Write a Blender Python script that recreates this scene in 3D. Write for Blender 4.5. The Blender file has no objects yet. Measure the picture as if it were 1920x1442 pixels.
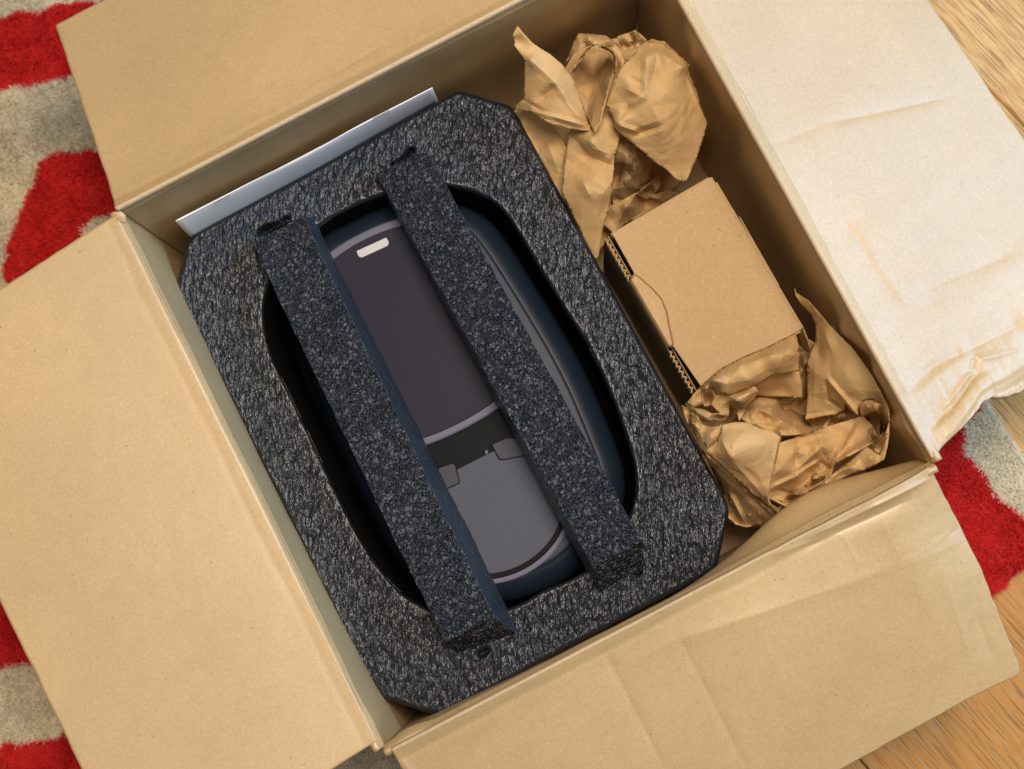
import bpy, bmesh, math, random
import numpy as np
from mathutils import Vector, Matrix
from mathutils.geometry import delaunay_2d_cdt
random.seed(7); rng = np.random.default_rng(7)
S = bpy.context.scene
COL = S.collection

# ------------------------------------------------------------------ camera
F = 2800.0                       # focal length in photograph pixels (1920 wide)
CAMZ = 1.30
cam = bpy.data.cameras.new("camera"); camo = bpy.data.objects.new("camera", cam); COL.objects.link(camo)
cam.sensor_width = 36; cam.lens = F / 1920 * 36; cam.clip_end = 100; cam.clip_start = .05
down_c = Vector((154, -295, -F)).normalized()          # world down seen from the camera
Zc = -down_c
Xc = (Vector((1, 0, 0)) - Zc * Zc.x).normalized(); Yc = Zc.cross(Xc)
Rwc = Matrix((Xc, Yc, Zc))                              # camera -> world
camo.matrix_world = Matrix.Translation((0, 0, CAMZ)) @ Rwc.to_4x4()
cam.dof.use_dof = True; cam.dof.focus_distance = 1.13; cam.dof.aperture_fstop = 5.6
S.camera = camo
RW = np.array(Rwc)

def PN(px, py, z):
    """pixel of the photograph at height z -> world (arrays)"""
    px = np.asarray(px, float); py = np.asarray(py, float); z = np.asarray(z, float) + 0 * px
    d = np.stack([px - 960, 721 - py, -F + 0 * px], -1) @ RW.T
    t = (z - CAMZ) / d[..., 2]
    o = d * t[..., None]; o[..., 2] += CAMZ
    return o
def P(px, py, z): return PN([px], [py], [z])[0]

# ------------------------------------------------------------------ light
W = bpy.data.worlds.new("World"); S.world = W; W.use_nodes = True
W.node_tree.nodes["Background"].inputs[0].default_value = (1.0, .97, .93, 1)
W.node_tree.nodes["Background"].inputs[1].default_value = .20
def area(name, loc, target, size, sy, power, col):
    l = bpy.data.lights.new(name, 'AREA'); l.shape = 'RECTANGLE'; l.size = size; l.size_y = sy
    l.energy = power; l.color = col
    o = bpy.data.objects.new(name, l); COL.objects.link(o); o.location = loc
    o.rotation_euler = (Vector(target) - Vector(loc)).to_track_quat('-Z', 'Y').to_euler()
area("ceiling_lamp", (.22, .45, 2.35), (0, .0, .15), .8, .8, 51, (1.0, .88, .77))
area("window_light", (2.12, .92, 1.20), (.15, .05, .2), 1.9, 1.4, 74, (.31, .60, 1.0))
S.view_settings.view_transform = 'Standard'; S.view_settings.look = 'None'
S.view_settings.exposure = 0; S.view_settings.gamma = 1

# ------------------------------------------------------------------ noise
def _h(ix, iy, iz, s):
    n = (ix * 374761393 + iy * 668265263 + iz * 2147483647 + s * 1274126177) & 0xFFFFFFFF
    n = ((n ^ (n >> 13)) * 1274126177) & 0xFFFFFFFF
    return ((n ^ (n >> 16)) & 0xFFFF) / 32767.5 - 1
def noise(p, s=0):
    p = np.asarray(p, float)
    if p.shape[-1] == 2: p = np.concatenate([p, 0 * p[..., :1]], -1)
    i = np.floor(p).astype(np.int64); f = p - i; f = f * f * (3 - 2 * f)
    r = 0
    for a in (0, 1):
        for b in (0, 1):
            for c in (0, 1):
                w = (f[..., 0] if a else 1 - f[..., 0]) * (f[..., 1] if b else 1 - f[..., 1]) * (f[..., 2] if c else 1 - f[..., 2])
                r = r + w * _h(i[..., 0] + a, i[..., 1] + b, i[..., 2] + c, s)
    return r
def fbm(p, s=0, o=3):
    p = np.asarray(p, float); r = 0; a = 1
    for k in range(o): r = r + a * noise(p * 2 ** k, s + k); a *= .5
    return r

# ------------------------------------------------------------------ materials
def mat(name, col, rough=.6, metal=0, spec=.5):
    m = bpy.data.materials.new(name); m.use_nodes = True
    b = m.node_tree.nodes["Principled BSDF"]
    b.inputs["Base Color"].default_value = (*col, 1); b.inputs["Roughness"].default_value = rough
    b.inputs["Metallic"].default_value = metal; b.inputs["Specular IOR Level"].default_value = spec
    return m
class NT:
    def __init__(s, m): s.t = m.node_tree; s.b = s.t.nodes["Principled BSDF"]; s.out = s.t.nodes["Material Output"]
    def n(s, ty, **kw):
        o = s.t.nodes.new(ty)
        for k, v in kw.items():
            if k.startswith('i_'):
                kk = k[2:]; kk = int(kk) if kk.isdigit() else kk
                o.inputs[kk].default_value = v
            else: setattr(o, k, v)
        return o
    def l(s, a, b): s.t.links.new(a, b)
    def coord(s, scale=(1, 1, 1), rot=(0, 0, 0)):
        c = s.n('ShaderNodeTexCoord'); m = s.n('ShaderNodeMapping'); m.inputs['Scale'].default_value = scale
        m.inputs['Rotation'].default_value = rot; s.l(c.outputs['Object'], m.inputs[0]); return m.outputs[0]
    def noise(s, v, sc, det=3, rough=.55, dist=0):
        o = s.n('ShaderNodeTexNoise'); o.inputs['Scale'].default_value = sc; o.inputs['Detail'].default_value = det
        o.inputs['Roughness'].default_value = rough; o.inputs['Distortion'].default_value = dist; s.l(v, o.inputs['Vector']); return o.outputs['Fac']
    def vor(s, v, sc, feat='F1'):
        o = s.n('ShaderNodeTexVoronoi'); o.feature = feat; o.inputs['Scale'].default_value = sc; s.l(v, o.inputs['Vector']); return o
    def ramp(s, fac, stops, interp='LINEAR'):
        o = s.n('ShaderNodeValToRGB'); cr = o.color_ramp; cr.interpolation = interp
        while len(cr.elements) < len(stops): cr.elements.new(.5)
        for e, (p, c) in zip(cr.elements, stops):
            e.position = p; e.color = (*c, 1) if len(c) == 3 else c
        s.l(fac, o.inputs[0]); return o.outputs[0]
    def mix(s, f, a, b, mode='MIX'):
        o = s.n('ShaderNodeMix'); o.data_type = 'RGBA'; o.blend_type = mode
        for i, v in ((0, f), (6, a), (7, b)):
            if isinstance(v, (int, float)): o.inputs[i].default_value = v
            elif isinstance(v, tuple): o.inputs[i].default_value = (*v, 1)
            else: s.l(v, o.inputs[i])
        return o.outputs[2]
    def math(s, op, a, b=0.0):
        o = s.n('ShaderNodeMath'); o.operation = op
        for i, v in ((0, a), (1, b)):
            if isinstance(v, (int, float)): o.inputs[i].default_value = v
            else: s.l(v, o.inputs[i])
        return o.outputs[0]
    def bump(s, h, dist, st=1.0):
        o = s.n('ShaderNodeBump'); o.inputs['Distance'].default_value = dist; o.inputs['Strength'].default_value = st
        s.l(h, o.inputs['Height']); s.l(o.outputs[0], s.b.inputs['Normal']); return o
    def disp(s, h, scale, mid=.5):
        o = s.n('ShaderNodeDisplacement'); o.inputs['Scale'].default_value = scale; o.inputs['Midlevel'].default_value = mid
        s.l(h, o.inputs['Height']); s.l(o.outputs[0], s.out.inputs['Displacement'])

def cardboard(name, col, rough=.47, fleck=1.0, spec=.9, sheen=0):
    m = mat(name, col, rough, 0, spec); t = NT(m); v = t.coord()
    if spec > .6: t.b.inputs['Coat Weight'].default_value = .25; t.b.inputs['Coat Roughness'].default_value = .42
    big = t.noise(v, 9, 3); fine = t.noise(v, 900, 2); mid = t.noise(t.coord((1, 1, 1)), 90, 4)
    c = t.mix(t.ramp(big, [(.3, (0,) * 3), (.7, (1,) * 3)]), tuple(x * .93 for x in col), tuple(min(1, x * 1.05) for x in col))
    c = t.mix(t.ramp(mid, [(.35, (.0,) * 3), (.65, (1,) * 3)]), t.mix(.5, c, t.mix(1.0, c, (.93, .92, .90), 'MULTIPLY')), c)
    gr = t.noise(v, 420, 3, .7)
    c = t.mix(t.ramp(gr, [(.36, (.5,) * 3), (.62, (0,) * 3)]), c, t.mix(1.0, c, (.80, .77, .72), 'MULTIPLY'))
    c = t.mix(t.ramp(t.noise(t.coord((1.4, .5, 1), (0, 0, .5)), 700, 2, .7), [(.5, (0,) * 3), (.75, (.6,) * 3)]), c, t.mix(1.0, c, (1.25, 1.25, 1.28), 'MULTIPLY'))
    # dark and pale flecks of fibre
    w = t.vor(v, 130); d = t.math('LESS_THAN', w.outputs['Distance'], .085)
    sel = t.math('GREATER_THAN', t.noise(v, 61, 0), .56)
    c = t.mix(t.math('MULTIPLY', t.math('MULTIPLY', d, sel), .55 * fleck), c, (.16, .09, .04))
    w2 = t.vor(t.coord((1, 1, 1), (.4, .3, 1)), 260); d2 = t.math('LESS_THAN', w2.outputs['Distance'], .12)
    sel2 = t.math('GREATER_THAN', t.noise(t.coord((1, 1, 1), (0, 1, 2)), 45, 0), .58)
    c = t.mix(t.math('MULTIPLY', t.math('MULTIPLY', d2, sel2), .22 * fleck), c, (.9, .78, .6))
    t.l(c, t.b.inputs['Base Color'])
    t.bump(t.math('ADD', t.math('ADD', fine, gr), t.math('MULTIPLY', mid, .35)), .00014, .4)
    return m
M = {}
KR = (.576, .379, .166)
M['card'] = cardboard('cardboard', KR)
M['card_edge'] = cardboard('cardboard_edge', (.62, .45, .27), .9, 1, .2)
M['carton'] = cardboard('carton_board', (.56, .37, .175), .7, 1, .35)
def paper_mat():
    m = mat('kraft_paper', (.49, .285, .12), .75, 0, .12); t = NT(m); v = t.coord()
    f = t.noise(v, 700, 3); g = t.noise(v, 30, 3)
    c = t.mix(g, (.58, .365, .155), (.68, .45, .205)); c = t.mix(t.math('MULTIPLY', f, .35), c, (.40, .24, .10))
    t.l(c, t.b.inputs['Base Color'])
    pn = t.n('ShaderNodeTexNoise'); pn.inputs['Scale'].default_value = 18; t.l(v, pn.inputs['Vector']); pv = t.mix(.05, v, pn.outputs['Color'], 'ADD')
    c1 = t.vor(pv, 24, 'DISTANCE_TO_EDGE'); c2 = t.vor(pv, 61, 'DISTANCE_TO_EDGE')
    gate = t.ramp(t.noise(v, 12, 1), [(.42, (0,) * 3), (.6, (1,) * 3)])
    h = t.math('ADD', t.math('MULTIPLY', t.ramp(c1.outputs['Distance'], [(0, (0,) * 3), (.7, (1,) * 3)]), 1.3), t.math('MULTIPLY', t.math('MULTIPLY', t.ramp(c2.outputs['Distance'], [(0, (0,) * 3), (.6, (1,) * 3)]), .5), gate))
    h = t.math('ADD', h, t.math('MULTIPLY', f, .04))
    t.bump(h, .0032, .45); return m
M['paper'] = paper_mat()
def foam_skin():
    m = mat('foam_skin', (.022, .023, .026), .29, 0, .48); t = NT(m)
    v = t.coord((1, 1.0, 1))
    w = t.n('ShaderNodeMapping'); t.l(v, w.inputs[0]); w.inputs['Rotation'].default_value = (0, 0, math.radians(-27)); w.inputs['Scale'].default_value = (2.1, .75, 1)
    nz = t.n('ShaderNodeTexNoise'); nz.inputs['Scale'].default_value = 150; nz.inputs['Detail'].default_value = 3; t.l(w.outputs[0], nz.inputs['Vector'])
    dv = t.mix(.006, w.outputs[0], nz.outputs['Color'], 'ADD')
    rg = t.n('ShaderNodeTexNoise'); rg.noise_type = 'RIDGED_MULTIFRACTAL'; rg.inputs['Scale'].default_value = 80; rg.inputs['Detail'].default_value = 3
    rg.inputs['Roughness'].default_value = .55; rg.inputs['Distortion'].default_value = .3; t.l(dv, rg.inputs['Vector'])
    h = t.math('MULTIPLY', t.math('MULTIPLY', rg.outputs['Fac'], .5), -.9)
    e = t.vor(dv, 150); d2 = t.math('MULTIPLY', e.outputs['Distance'], e.outputs['Distance']); h = t.math('SUBTRACT', h, t.math('MULTIPLY', d2, .9))
    e3 = t.vor(dv, 330); h = t.math('SUBTRACT', h, t.math('MULTIPLY', e3.outputs['Distance'], .35))
    at = t.n('ShaderNodeVertexColor'); at.layer_name = 'Col'; sp = t.n('ShaderNodeSeparateColor'); t.l(at.outputs[0], sp.inputs[0])
    t.disp(t.math('MULTIPLY', t.math('ADD', h, .35), sp.outputs[0]), .0022, 0)
    c = t.mix(t.noise(v, 30, 3), (.007, .008, .011), (.018, .020, .024)); t.l(c, t.b.inputs['Base Color'])
    m.displacement_method = 'BOTH'; return m
def foam_cut():
    m = mat('foam_cut', (.03, .03, .033), .30, 0, .55); t = NT(m); v = t.coord((1.3, 1, 1), (0, 0, math.radians(-27)))
    nz = t.n('ShaderNodeTexNoise'); nz.inputs['Scale'].default_value = 260; t.l(v, nz.inputs['Vector'])
    dv = t.mix(.004, v, nz.outputs['Color'], 'ADD')
    a = t.vor(dv, 520); b = t.vor(dv, 1100)
    h = t.math('ADD', a.outputs['Distance'], t.math('MULTIPLY', b.outputs['Distance'], .5))
    t.disp(t.math('MULTIPLY', h, -1.0), .0016, -.6)
    c = t.ramp(t.n('ShaderNodeSeparateColor').outputs[0], [(0, (0, 0, 0)), (1, (1, 1, 1))])
    sc = t.n('ShaderNodeSeparateColor'); t.l(a.outputs['Color'], sc.inputs[0])
    c = t.ramp(sc.outputs[0], [(0, (.001, .002, .003)), (.4, (.004, .005, .007)), (.8, (.022, .024, .028)), (1, (.12, .12, .12))])
    t.l(c, t.b.inputs['Base Color']); m.displacement_method = 'BOTH'; return m
M['skin'] = foam_skin(); M['cut'] = foam_cut()
def foam_side_sheen():
    m = mat('foam_side_sheen', (.019, .025, .033), .34, 0, .9); t = NT(m); v = t.coord((1, 1, 1))  # bluish base colour carries part of the window sheen on the bar sides
    t.bump(t.noise(v, 420, 4, .7), .0022, .9); return m
M['side'] = foam_side_sheen()
def satin(name, col, rough, gr=0, spec=.5):
    m = mat(name, col, rough, 0, spec); t = NT(m); v = t.coord()
    n1 = t.noise(v, 1600 if gr < .4 else 850, 2, .8); t.bump(n1, .0001 if gr < .4 else .00035, .35 + gr)
    t.l(t.mix(t.math('MULTIPLY', n1, .5 + gr * .3), tuple(x * .75 for x in col), tuple(x * 1.35 for x in col)), t.b.inputs['Base Color']); return m
M['shell'] = satin('shell_plastic', (.013, .021, .035), .40, 0, .3)
M['shell_dark'] = mat('recess_plastic', (.006, .0055, .007), .5, 0, .08)
M['lid'] = satin('lid_plastic', (.032, .031, .047), .45, 0, .07)
M['rim'] = satin('lid_rim', (.17, .17, .24), .42, 0, .15)
M['deck'] = satin('deck_plastic', (.105, .112, .145), .5, .9, .12)
M['tab'] = satin('tab_plastic', (.068, .071, .092), .42, .3, .12)
M['label'] = mat('white_print', (.60, .585, .59), .5)
M['white'] = mat('manual_paper', (.86, .84, .84), .45)
M['steel'] = mat('staple_steel', (.35, .33, .32), .35, .9)

# ------------------------------------------------------------------ object helpers
def tag(o, label=None, cat=None, group=None, kind=None):
    for k, v in (('label', label), ('category', cat), ('group', group), ('kind', kind)):
        if v: o[k] = v
    return o
def root(name, loc, label, cat, group=None):
    o = bpy.data.objects.new(name, None); o.empty_display_size = .05; COL.objects.link(o); o.location = loc
    return tag(o, label, cat, group)
def obj(name, V, Fc, m, parent=None, smooth=False, mats=None):
    V = np.asarray(V, float)
    off = np.array(parent.matrix_basis.translation) if parent else np.zeros(3)
    if parent is not None and parent.parent is not None: off = off + np.array(parent.parent.matrix_basis.translation)
    me = bpy.data.meshes.new(name)
    if isinstance(Fc, np.ndarray):
        n, k = Fc.shape
        me.vertices.add(len(V)); me.vertices.foreach_set('co', (V - off).ravel())
        me.loops.add(n * k); me.loops.foreach_set('vertex_index', Fc.ravel().astype(np.int32))
        me.polygons.add(n); me.polygons.foreach_set('loop_start', np.arange(0, n * k, k, dtype=np.int32))
        me.update(calc_edges=True)
    else:
        me.from_pydata((V - off).tolist(), [], Fc)
    me.polygons.foreach_set('use_smooth', [smooth] * len(me.polygons)); me.update()
    me.materials.append(m)
    for x in mats or []: me.materials.append(x)
    o = bpy.data.objects.new(name, me); COL.objects.link(o)
    if parent is not None: o.parent = parent
    return o
def gridfaces(nu, nv, wrap=False):
    i, j = np.meshgrid(np.arange(nu if wrap else nu - 1), np.arange(nv - 1), indexing='ij')
    a = i * nv + j; b = ((i + 1) % nu) * nv + j
    return np.stack([a, b, b + 1, a + 1], -1).reshape(-1, 4)
def solid(o, th, off=-1, rimmat=None):
    s = o.modifiers.new('thickness', 'SOLIDIFY'); s.thickness = th; s.offset = off
    if rimmat is not None: s.material_offset_rim = rimmat
    return o
def segdist(p, a, b):
    a = np.array(a, float); b = np.array(b, float); ab = b - a
    t = np.clip(((p - a) @ ab) / (ab @ ab), 0, 1)
    return np.linalg.norm(p - a - t[..., None] * ab, axis=-1), t
def smooth_closed(pts, n):
    pts = np.array(pts, float); m = len(pts); out = []
    k = max(2, n // m)
    for i in range(m):
        p0, p1, p2, p3 = pts[i - 1], pts[i], pts[(i + 1) % m], pts[(i + 2) % m]
        for t in np.arange(k) / k:
            out.append(.5 * ((2 * p1) + (-p0 + p2) * t + (2 * p0 - 5 * p1 + 4 * p2 - p3) * t * t + (-p0 + 3 * p1 - 3 * p2 + p3) * t ** 3))
    return np.array(out)
def inpoly(x, y, poly):
    r = np.zeros(np.shape(x), bool); n = len(poly)
    for i in range(n):
        x1, y1 = poly[i][:2]; x2, y2 = poly[(i + 1) % n][:2]
        c = (y1 > y) != (y2 > y)
        r ^= c & (x < (x2 - x1) * (y - y1) / ((y2 - y1) if y2 != y1 else 1e-9) + x1)
    return r

# ------------------------------------------------------------------ wooden floor
FZ = -.016
RIM = .25
def wood():
    m = mat('oak', (.5, .3, .12), .58, 0, .3); t = NT(m)
    c = t.n('ShaderNodeTexCoord'); oi = t.n('ShaderNodeObjectInfo')
    add = t.n('ShaderNodeVectorMath'); add.operation = 'ADD'; t.l(c.outputs['Object'], add.inputs[0])
    mul = t.n('ShaderNodeVectorMath'); mul.operation = 'SCALE'; mul.inputs['Scale'].default_value = 7.0
    cmb = t.n('ShaderNodeCombineXYZ'); t.l(oi.outputs['Random'], cmb.inputs[0]); t.l(oi.outputs['Random'], cmb.inputs[1])
    t.l(cmb.outputs[0], mul.inputs[0]); t.l(mul.outputs[0], add.inputs[1])
    mp = t.n('ShaderNodeMapping'); mp.inputs['Scale'].default_value = (.09, 1, 1); t.l(add.outputs[0], mp.inputs[0]); v = mp.outputs[0]
    g = t.noise(v, 400, 3, .55, .1); g2 = t.noise(v, 12, 3, .5, .4)
    base = t.ramp(g2, [(.3, (.60, .345, .11)), (.7, (.70, .435, .165))])
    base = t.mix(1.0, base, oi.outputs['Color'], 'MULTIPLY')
    base = t.mix(t.ramp(g, [(.40, (.8,) * 3), (.56, (0,) * 3)]), base, (.47, .245, .08))
    mp2 = t.n('ShaderNodeMapping'); mp2.inputs['Scale'].default_value = (.035, 1, 1); t.l(add.outputs[0], mp2.inputs[0])
    po = t.noise(mp2.outputs[0], 620, 2, .5, 0)
    pm = t.ramp(po, [(.55, (0,) * 3), (.62, (1,) * 3)])
    base = t.mix(t.math('MULTIPLY', pm, .8), base, (.23, .105, .03))
    t.l(base, t.b.inputs['Base Color'])
    t.bump(t.math('SUBTRACT', g, pm), .0006, .4); return m
M['oak'] = wood()
s0 = P(1740, 45, FZ); s1 = P(1920, 235, FZ); dr = (s1 - s0)[:2]; dr /= np.linalg.norm(dr); nr = np.array([dr[1], -dr[0]])
if nr[0] < 0: nr = -nr                       # toward upper right of the picture
fl = obj('floor', [(-4, -4, FZ - .016), (4, -4, FZ - .016), (4, 4, FZ - .016), (-4, 4, FZ - .016)], [(0, 1, 2, 3)], mat('subfloor', (.06, .04, .02), .9)); tag(fl, kind='structure')
PWID = .24
ang = math.atan2(dr[1], dr[0])
def plank_mesh(L, w):
    b = .0016; T = .0145; x, y = L / 2, w / 2 - .0004
    V = [(-x, -y, 0), (x, -y, 0), (x, y, 0), (-x, y, 0), (-x, -y, T - b), (x, -y, T - b), (x, y, T - b), (-x, y, T - b), (-x + b, -y + b, T), (x - b, -y + b, T), (x - b, y - b, T), (-x + b, y - b, T)]
    Fc = [(0, 3, 2, 1), (0, 1, 5, 4), (1, 2, 6, 5), (2, 3, 7, 6), (3, 0, 4, 7), (4, 5, 9, 8), (5, 6, 10, 9), (6, 7, 11, 10), (7, 4, 8, 11), (8, 9, 10, 11)]
    me = bpy.data.meshes.new('plank'); me.from_pydata(V, [], Fc); me.materials.append(M['oak']); return me
PM = plank_mesh(2.2, PWID)
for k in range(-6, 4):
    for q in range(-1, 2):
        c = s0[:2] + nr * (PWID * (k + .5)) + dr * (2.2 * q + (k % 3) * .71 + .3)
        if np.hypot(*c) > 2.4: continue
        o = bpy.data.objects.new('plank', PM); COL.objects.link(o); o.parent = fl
        o.color = (1.0, 1.0, 1.06, 1) if k >= 0 else ((1.0, .90, .78, 1) if k == -1 else (.76, .53, .25, 1))  # farther lower-right boards: the warm, dim light there is put into their colour
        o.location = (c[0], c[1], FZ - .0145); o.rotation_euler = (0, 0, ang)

# ------------------------------------------------------------------ rug
RED = [[(-300, 60), (0, 31), (40, 26), (70, 24), (100, 12), (150, 5), (200, -3), (320, -45), (330, 110), (130, 144), (95, 150), (50, 162), (0, 167), (-300, 190)],
       [(100, 283), (180, 283), (300, 280), (240, 395), (215, 398), (175, 410), (160, 426), (152, 452), (120, 480), (60, 520), (22, 536), (5, 505), (15, 458), (40, 390), (72, 312), (84, 294)],
       [(-300, 1020), (0, 1030), (140, 1080), (110, 1240), (60, 1245), (20, 1250), (-300, 1258)],
       [(-300, 1400), (0, 1390), (40, 1385), (130, 1377), (260, 1400), (300, 1700), (-300, 1700)],
       [(1650, 700), (1790, 735), (1838, 757), (1822, 790), (1814, 830), (1820, 862), (1845, 885), (1865, 920), (1892, 948), (1925, 980), (2000, 1040), (2050, 1200), (1500, 1300), (1500, 800)]]
RED = [[tuple(P(x, y, -.002)[:2]) for x, y in r] for r in RED]
RE = [(1842, 742), (1922, 862), (2030, 1000), (1862, 1118)]      # edge of the rug at the right
rc = P(2008, 990, -.003)[:2]; ra = P(1842, 742, -.003)[:2]; rb = P(1860, 1116, -.003)[:2]
da = (ra - rc) / np.linalg.norm(ra - rc); db = (rb - rc) / np.linalg.norm(rb - rc)
rug_outline = [tuple(rc), tuple(rc + da * 1.15), tuple(rc + da * 1.15 + db * 2.2), tuple(rc + db * 2.2)]
def rugcol(x, y):
    jx = x + .0018 * noise(np.stack([x, y], -1) * 150, 3) + .003 * noise(np.stack([x, y], -1) * 40, 4)
    jy = y + .0018 * noise(np.stack([x, y], -1) * 150, 5) + .003 * noise(np.stack([x, y], -1) * 40, 6)
    red = np.zeros(x.shape, bool)
    for r in RED: red |= inpoly(jx, jy, r)
    n = rng.random(x.shape)[..., None]; n2 = noise(np.stack([x, y], -1) * 25, 9)[..., None] * .5 + .5
    cr = np.array((.84, .052, .046)) * (.8 + .4 * n)
    cc = (np.array((1.0, .93, .75)) * (1 - .10 * n2)) * (.86 + .24 * n)
    # worn greyer patch on the left part of the rug
    g = P(95, 215, 0)[:2]; w = np.exp(-(((x - g[0]) ** 2 + (y - g[1]) ** 2) / .032 ** 2))[..., None]
    cc = cc * (1 - .20 * w)
    return np.where(red[..., None], cr, cc)
rug = root('rug', (*(rc + da * .6 + db * 1.1), FZ), 'red and cream shaggy rug with curved pattern lying under the open box', 'rug')
def vcol_mat(name, rough, sss=0):
    m = mat(name, (.5, .5, .5), rough, 0, .2); t = NT(m); a = t.n('ShaderNodeVertexColor'); a.layer_name = 'Col'
    t.l(a.outputs[0], t.b.inputs['Base Color'])
    tr = t.n('ShaderNodeBsdfTranslucent'); t.l(a.outputs[0], tr.inputs[0]); mx = t.n('ShaderNodeMixShader'); mx.inputs[0].default_value = .5
    t.l(t.b.outputs[0], mx.inputs[1]); t.l(tr.outputs[0], mx.inputs[2]); t.l(mx.outputs[0], t.out.inputs['Surface']); return m
M['pile'] = vcol_mat('rug_pile', .9)
def setcol(o, c):
    ca = o.data.color_attributes.new('Col', 'FLOAT_COLOR', 'POINT')
    ca.data.foreach_set('color', np.concatenate([c, np.ones((len(c), 1))], 1).astype(np.float32).ravel())
    for mm in (0,): pass
o3 = np.array(rug_outline)
u, v = np.meshgrid(np.linspace(0, 1, 420), np.linspace(0, 1, 640), indexing='ij')
pt = rc + u[..., None] * da * 1.15 + v[..., None] * db * 2.2
V = np.concatenate([pt.reshape(-1, 2), np.full((pt.shape[0] * pt.shape[1], 1), FZ + .0105)], 1); V[:, 2] += .0008 * noise(V[:, :2] * 160, 61) + .0006 * noise(V[:, :2] * 60, 62)
bk = obj('backing', V, gridfaces(420, 640), M['pile'], rug); setcol(bk, rugcol(V[:, 0], V[:, 1])); solid(bk, .009, -1 if bk.data.polygons[0].normal.z > 0 else 1)
def blades(regions, dens, poly, colf, name, parent, hgt=.0055, kind='stuff', z00=.0098):
    Ps = []
    for (x0, y0, x1, y1) in regions:
        n = int((x1 - x0) * (y1 - y0) * dens); q = PN(x0 + rng.random(n) * (x1 - x0), y0 + rng.random(n) * (y1 - y0), 0)[:, :2]; Ps.append(q)
    q = np.concatenate(Ps); q = q[inpoly(q[:, 0], q[:, 1], poly)]; n = len(q)
    # tufts: pull blades toward noisy clump directions
    fx = noise(q * 90, 21); fy = noise(q * 90, 22); gx = noise(q * 22, 23); gy = noise(q * 22, 24)
    lean = np.stack([fx * .0022 + gx * .0015 + rng.normal(0, .002, n), fy * .0022 + gy * .0015 - .0005 + rng.normal(0, .002, n)], -1)
    h = hgt * (.75 + .25 * rng.random(n) + .18 * noise(q * 60, 25))
    a = rng.random(n) * math.pi; w = .00062 * (.7 + .6 * rng.random(n)); wx = np.cos(a) * w; wy = np.sin(a) * w
    z0 = FZ + z00; B = np.zeros((n, 5, 3))
    for k, (f, s) in enumerate(((0, 1), (0, -1), (.6, -1), (.6, 1), (1, 0))):
        B[:, k, 0] = q[:, 0] + lean[:, 0] * f ** 1.6 + s * wx; B[:, k, 1] = q[:, 1] + lean[:, 1] * f ** 1.6 + s * wy; B[:, k, 2] = z0 + h * f
    base = (np.arange(n) * 5)[:, None]
    T = np.concatenate([base + np.array([[0, 1, 2]]), base + np.array([[0, 2, 3]]), base + np.array([[3, 2, 4]])], 0)
    o = obj(name, B.reshape(-1, 3), T, M['pile'], parent)
    c = colf(q[:, 0], q[:, 1]); setcol(o, np.repeat(c, 5, 0)); o['kind'] = kind; return o
REG = [(-90, -60, 300, 600), (-90, 1080, 210, 1520), (560, 1370, 860, 1520), (1690, 720, 2030, 1190)]
blades(REG, .55, rug_outline, rugcol, 'pile', rug)
fz = root('fluffy_mat', P(1960, 300, FZ), 'pale grey fluffy mat peeking in at the right picture edge on oak', 'mat')
mp = [tuple(P(x, y, FZ)[:2]) for x, y in ((1908, 285), (1925, 262), (2080, 255), (2080, 420), (1925, 345), (1912, 318))]
blades([(1895, 240, 2000, 400)], .5, mp, lambda x, y: np.array((.5, .49, .5)) * (.7 + .5 * rng.random(x.shape))[:, None], 'fur', fz, .02, z00=.004)
bq = PN([a[0] for a in ((1916, 290), (1930, 272), (2080, 262), (2080, 410), (1930, 335), (1918, 316))], [a[1] for a in ((1916, 290), (1930, 272), (2080, 262), (2080, 410), (1930, 335), (1918, 316))], FZ + .004)
obj('backing', bq, [tuple(range(6))], mat('mat_backing', (.3, .3, .3), .9), fz)

# ------------------------------------------------------------------ big cardboard box
TL = P(220, 393, RIM); TR = P(1208, -120, RIM); BR = P(1752, 868, RIM); BL = P(716, 1403, RIM)
ctr = (TL + TR + BR + BL) / 4
box = root('cardboard_box', (ctr[0], ctr[1], 0), 'large open brown cardboard box holding black foam, a small carton and packing paper', 'box')
M['card_in'] = M['card']
def wall(A, B, outward, seed, nu=200, lip=.004, hump=()):
    o_ = outward[:2] / np.linalg.norm(outward[:2]); L = np.linalg.norm(B - A)
    zs = np.concatenate([np.linspace(.002, RIM - .03, 40), np.linspace(RIM - .03, RIM, 24)[1:]])
    U, Z = np.meshgrid(np.linspace(0, 1, nu), zs, indexing='ij')
    px = A[0] + (B[0] - A[0]) * U; py = A[1] + (B[1] - A[1]) * U
    q = np.stack([U * L, Z], -1)
    d = .0012 * fbm(q * np.array([5, 9]), seed) * np.sin(np.pi * np.clip(U, 0, 1)) ** .4
    d += .0003 * noise(q * np.array([60, 9]), seed + 5)
    d -= .0012 * np.exp(-((RIM - .010 - Z + .0015 * noise(U[..., None] * np.array([9, 0.0]), seed + 7)) / .0022) ** 2)       # score line below the rim
    d += .0022 * np.exp(-((RIM - Z) / .0035) ** 2)
    d += .004 * np.sin(np.pi * U) * np.sin(np.pi * np.clip(Z / RIM, 0, 1))
    for (u0, z0, su, sz, am) in hump: d += am * np.exp(-((U - u0) / su) ** 2 - ((Z - z0) / sz) ** 2)
    V = np.stack([px + o_[0] * d, py + o_[1] * d, Z], -1).reshape(-1, 3)
    o = obj('wall', V, gridfaces(nu, len(zs)), M['card'], box, True); 
    n = o.data.polygons[50].normal; sgn = 1 if n.x * o_[0] + n.y * o_[1] > 0 else -1
    solid(o, .0045, sgn); return o
def outn(A, B):
    m = (A + B) / 2 - ctr; t = (B - A) / np.linalg.norm(B - A); m = m - t * (m @ t); m[2] = 0; return m / np.linalg.norm(m)
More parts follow.
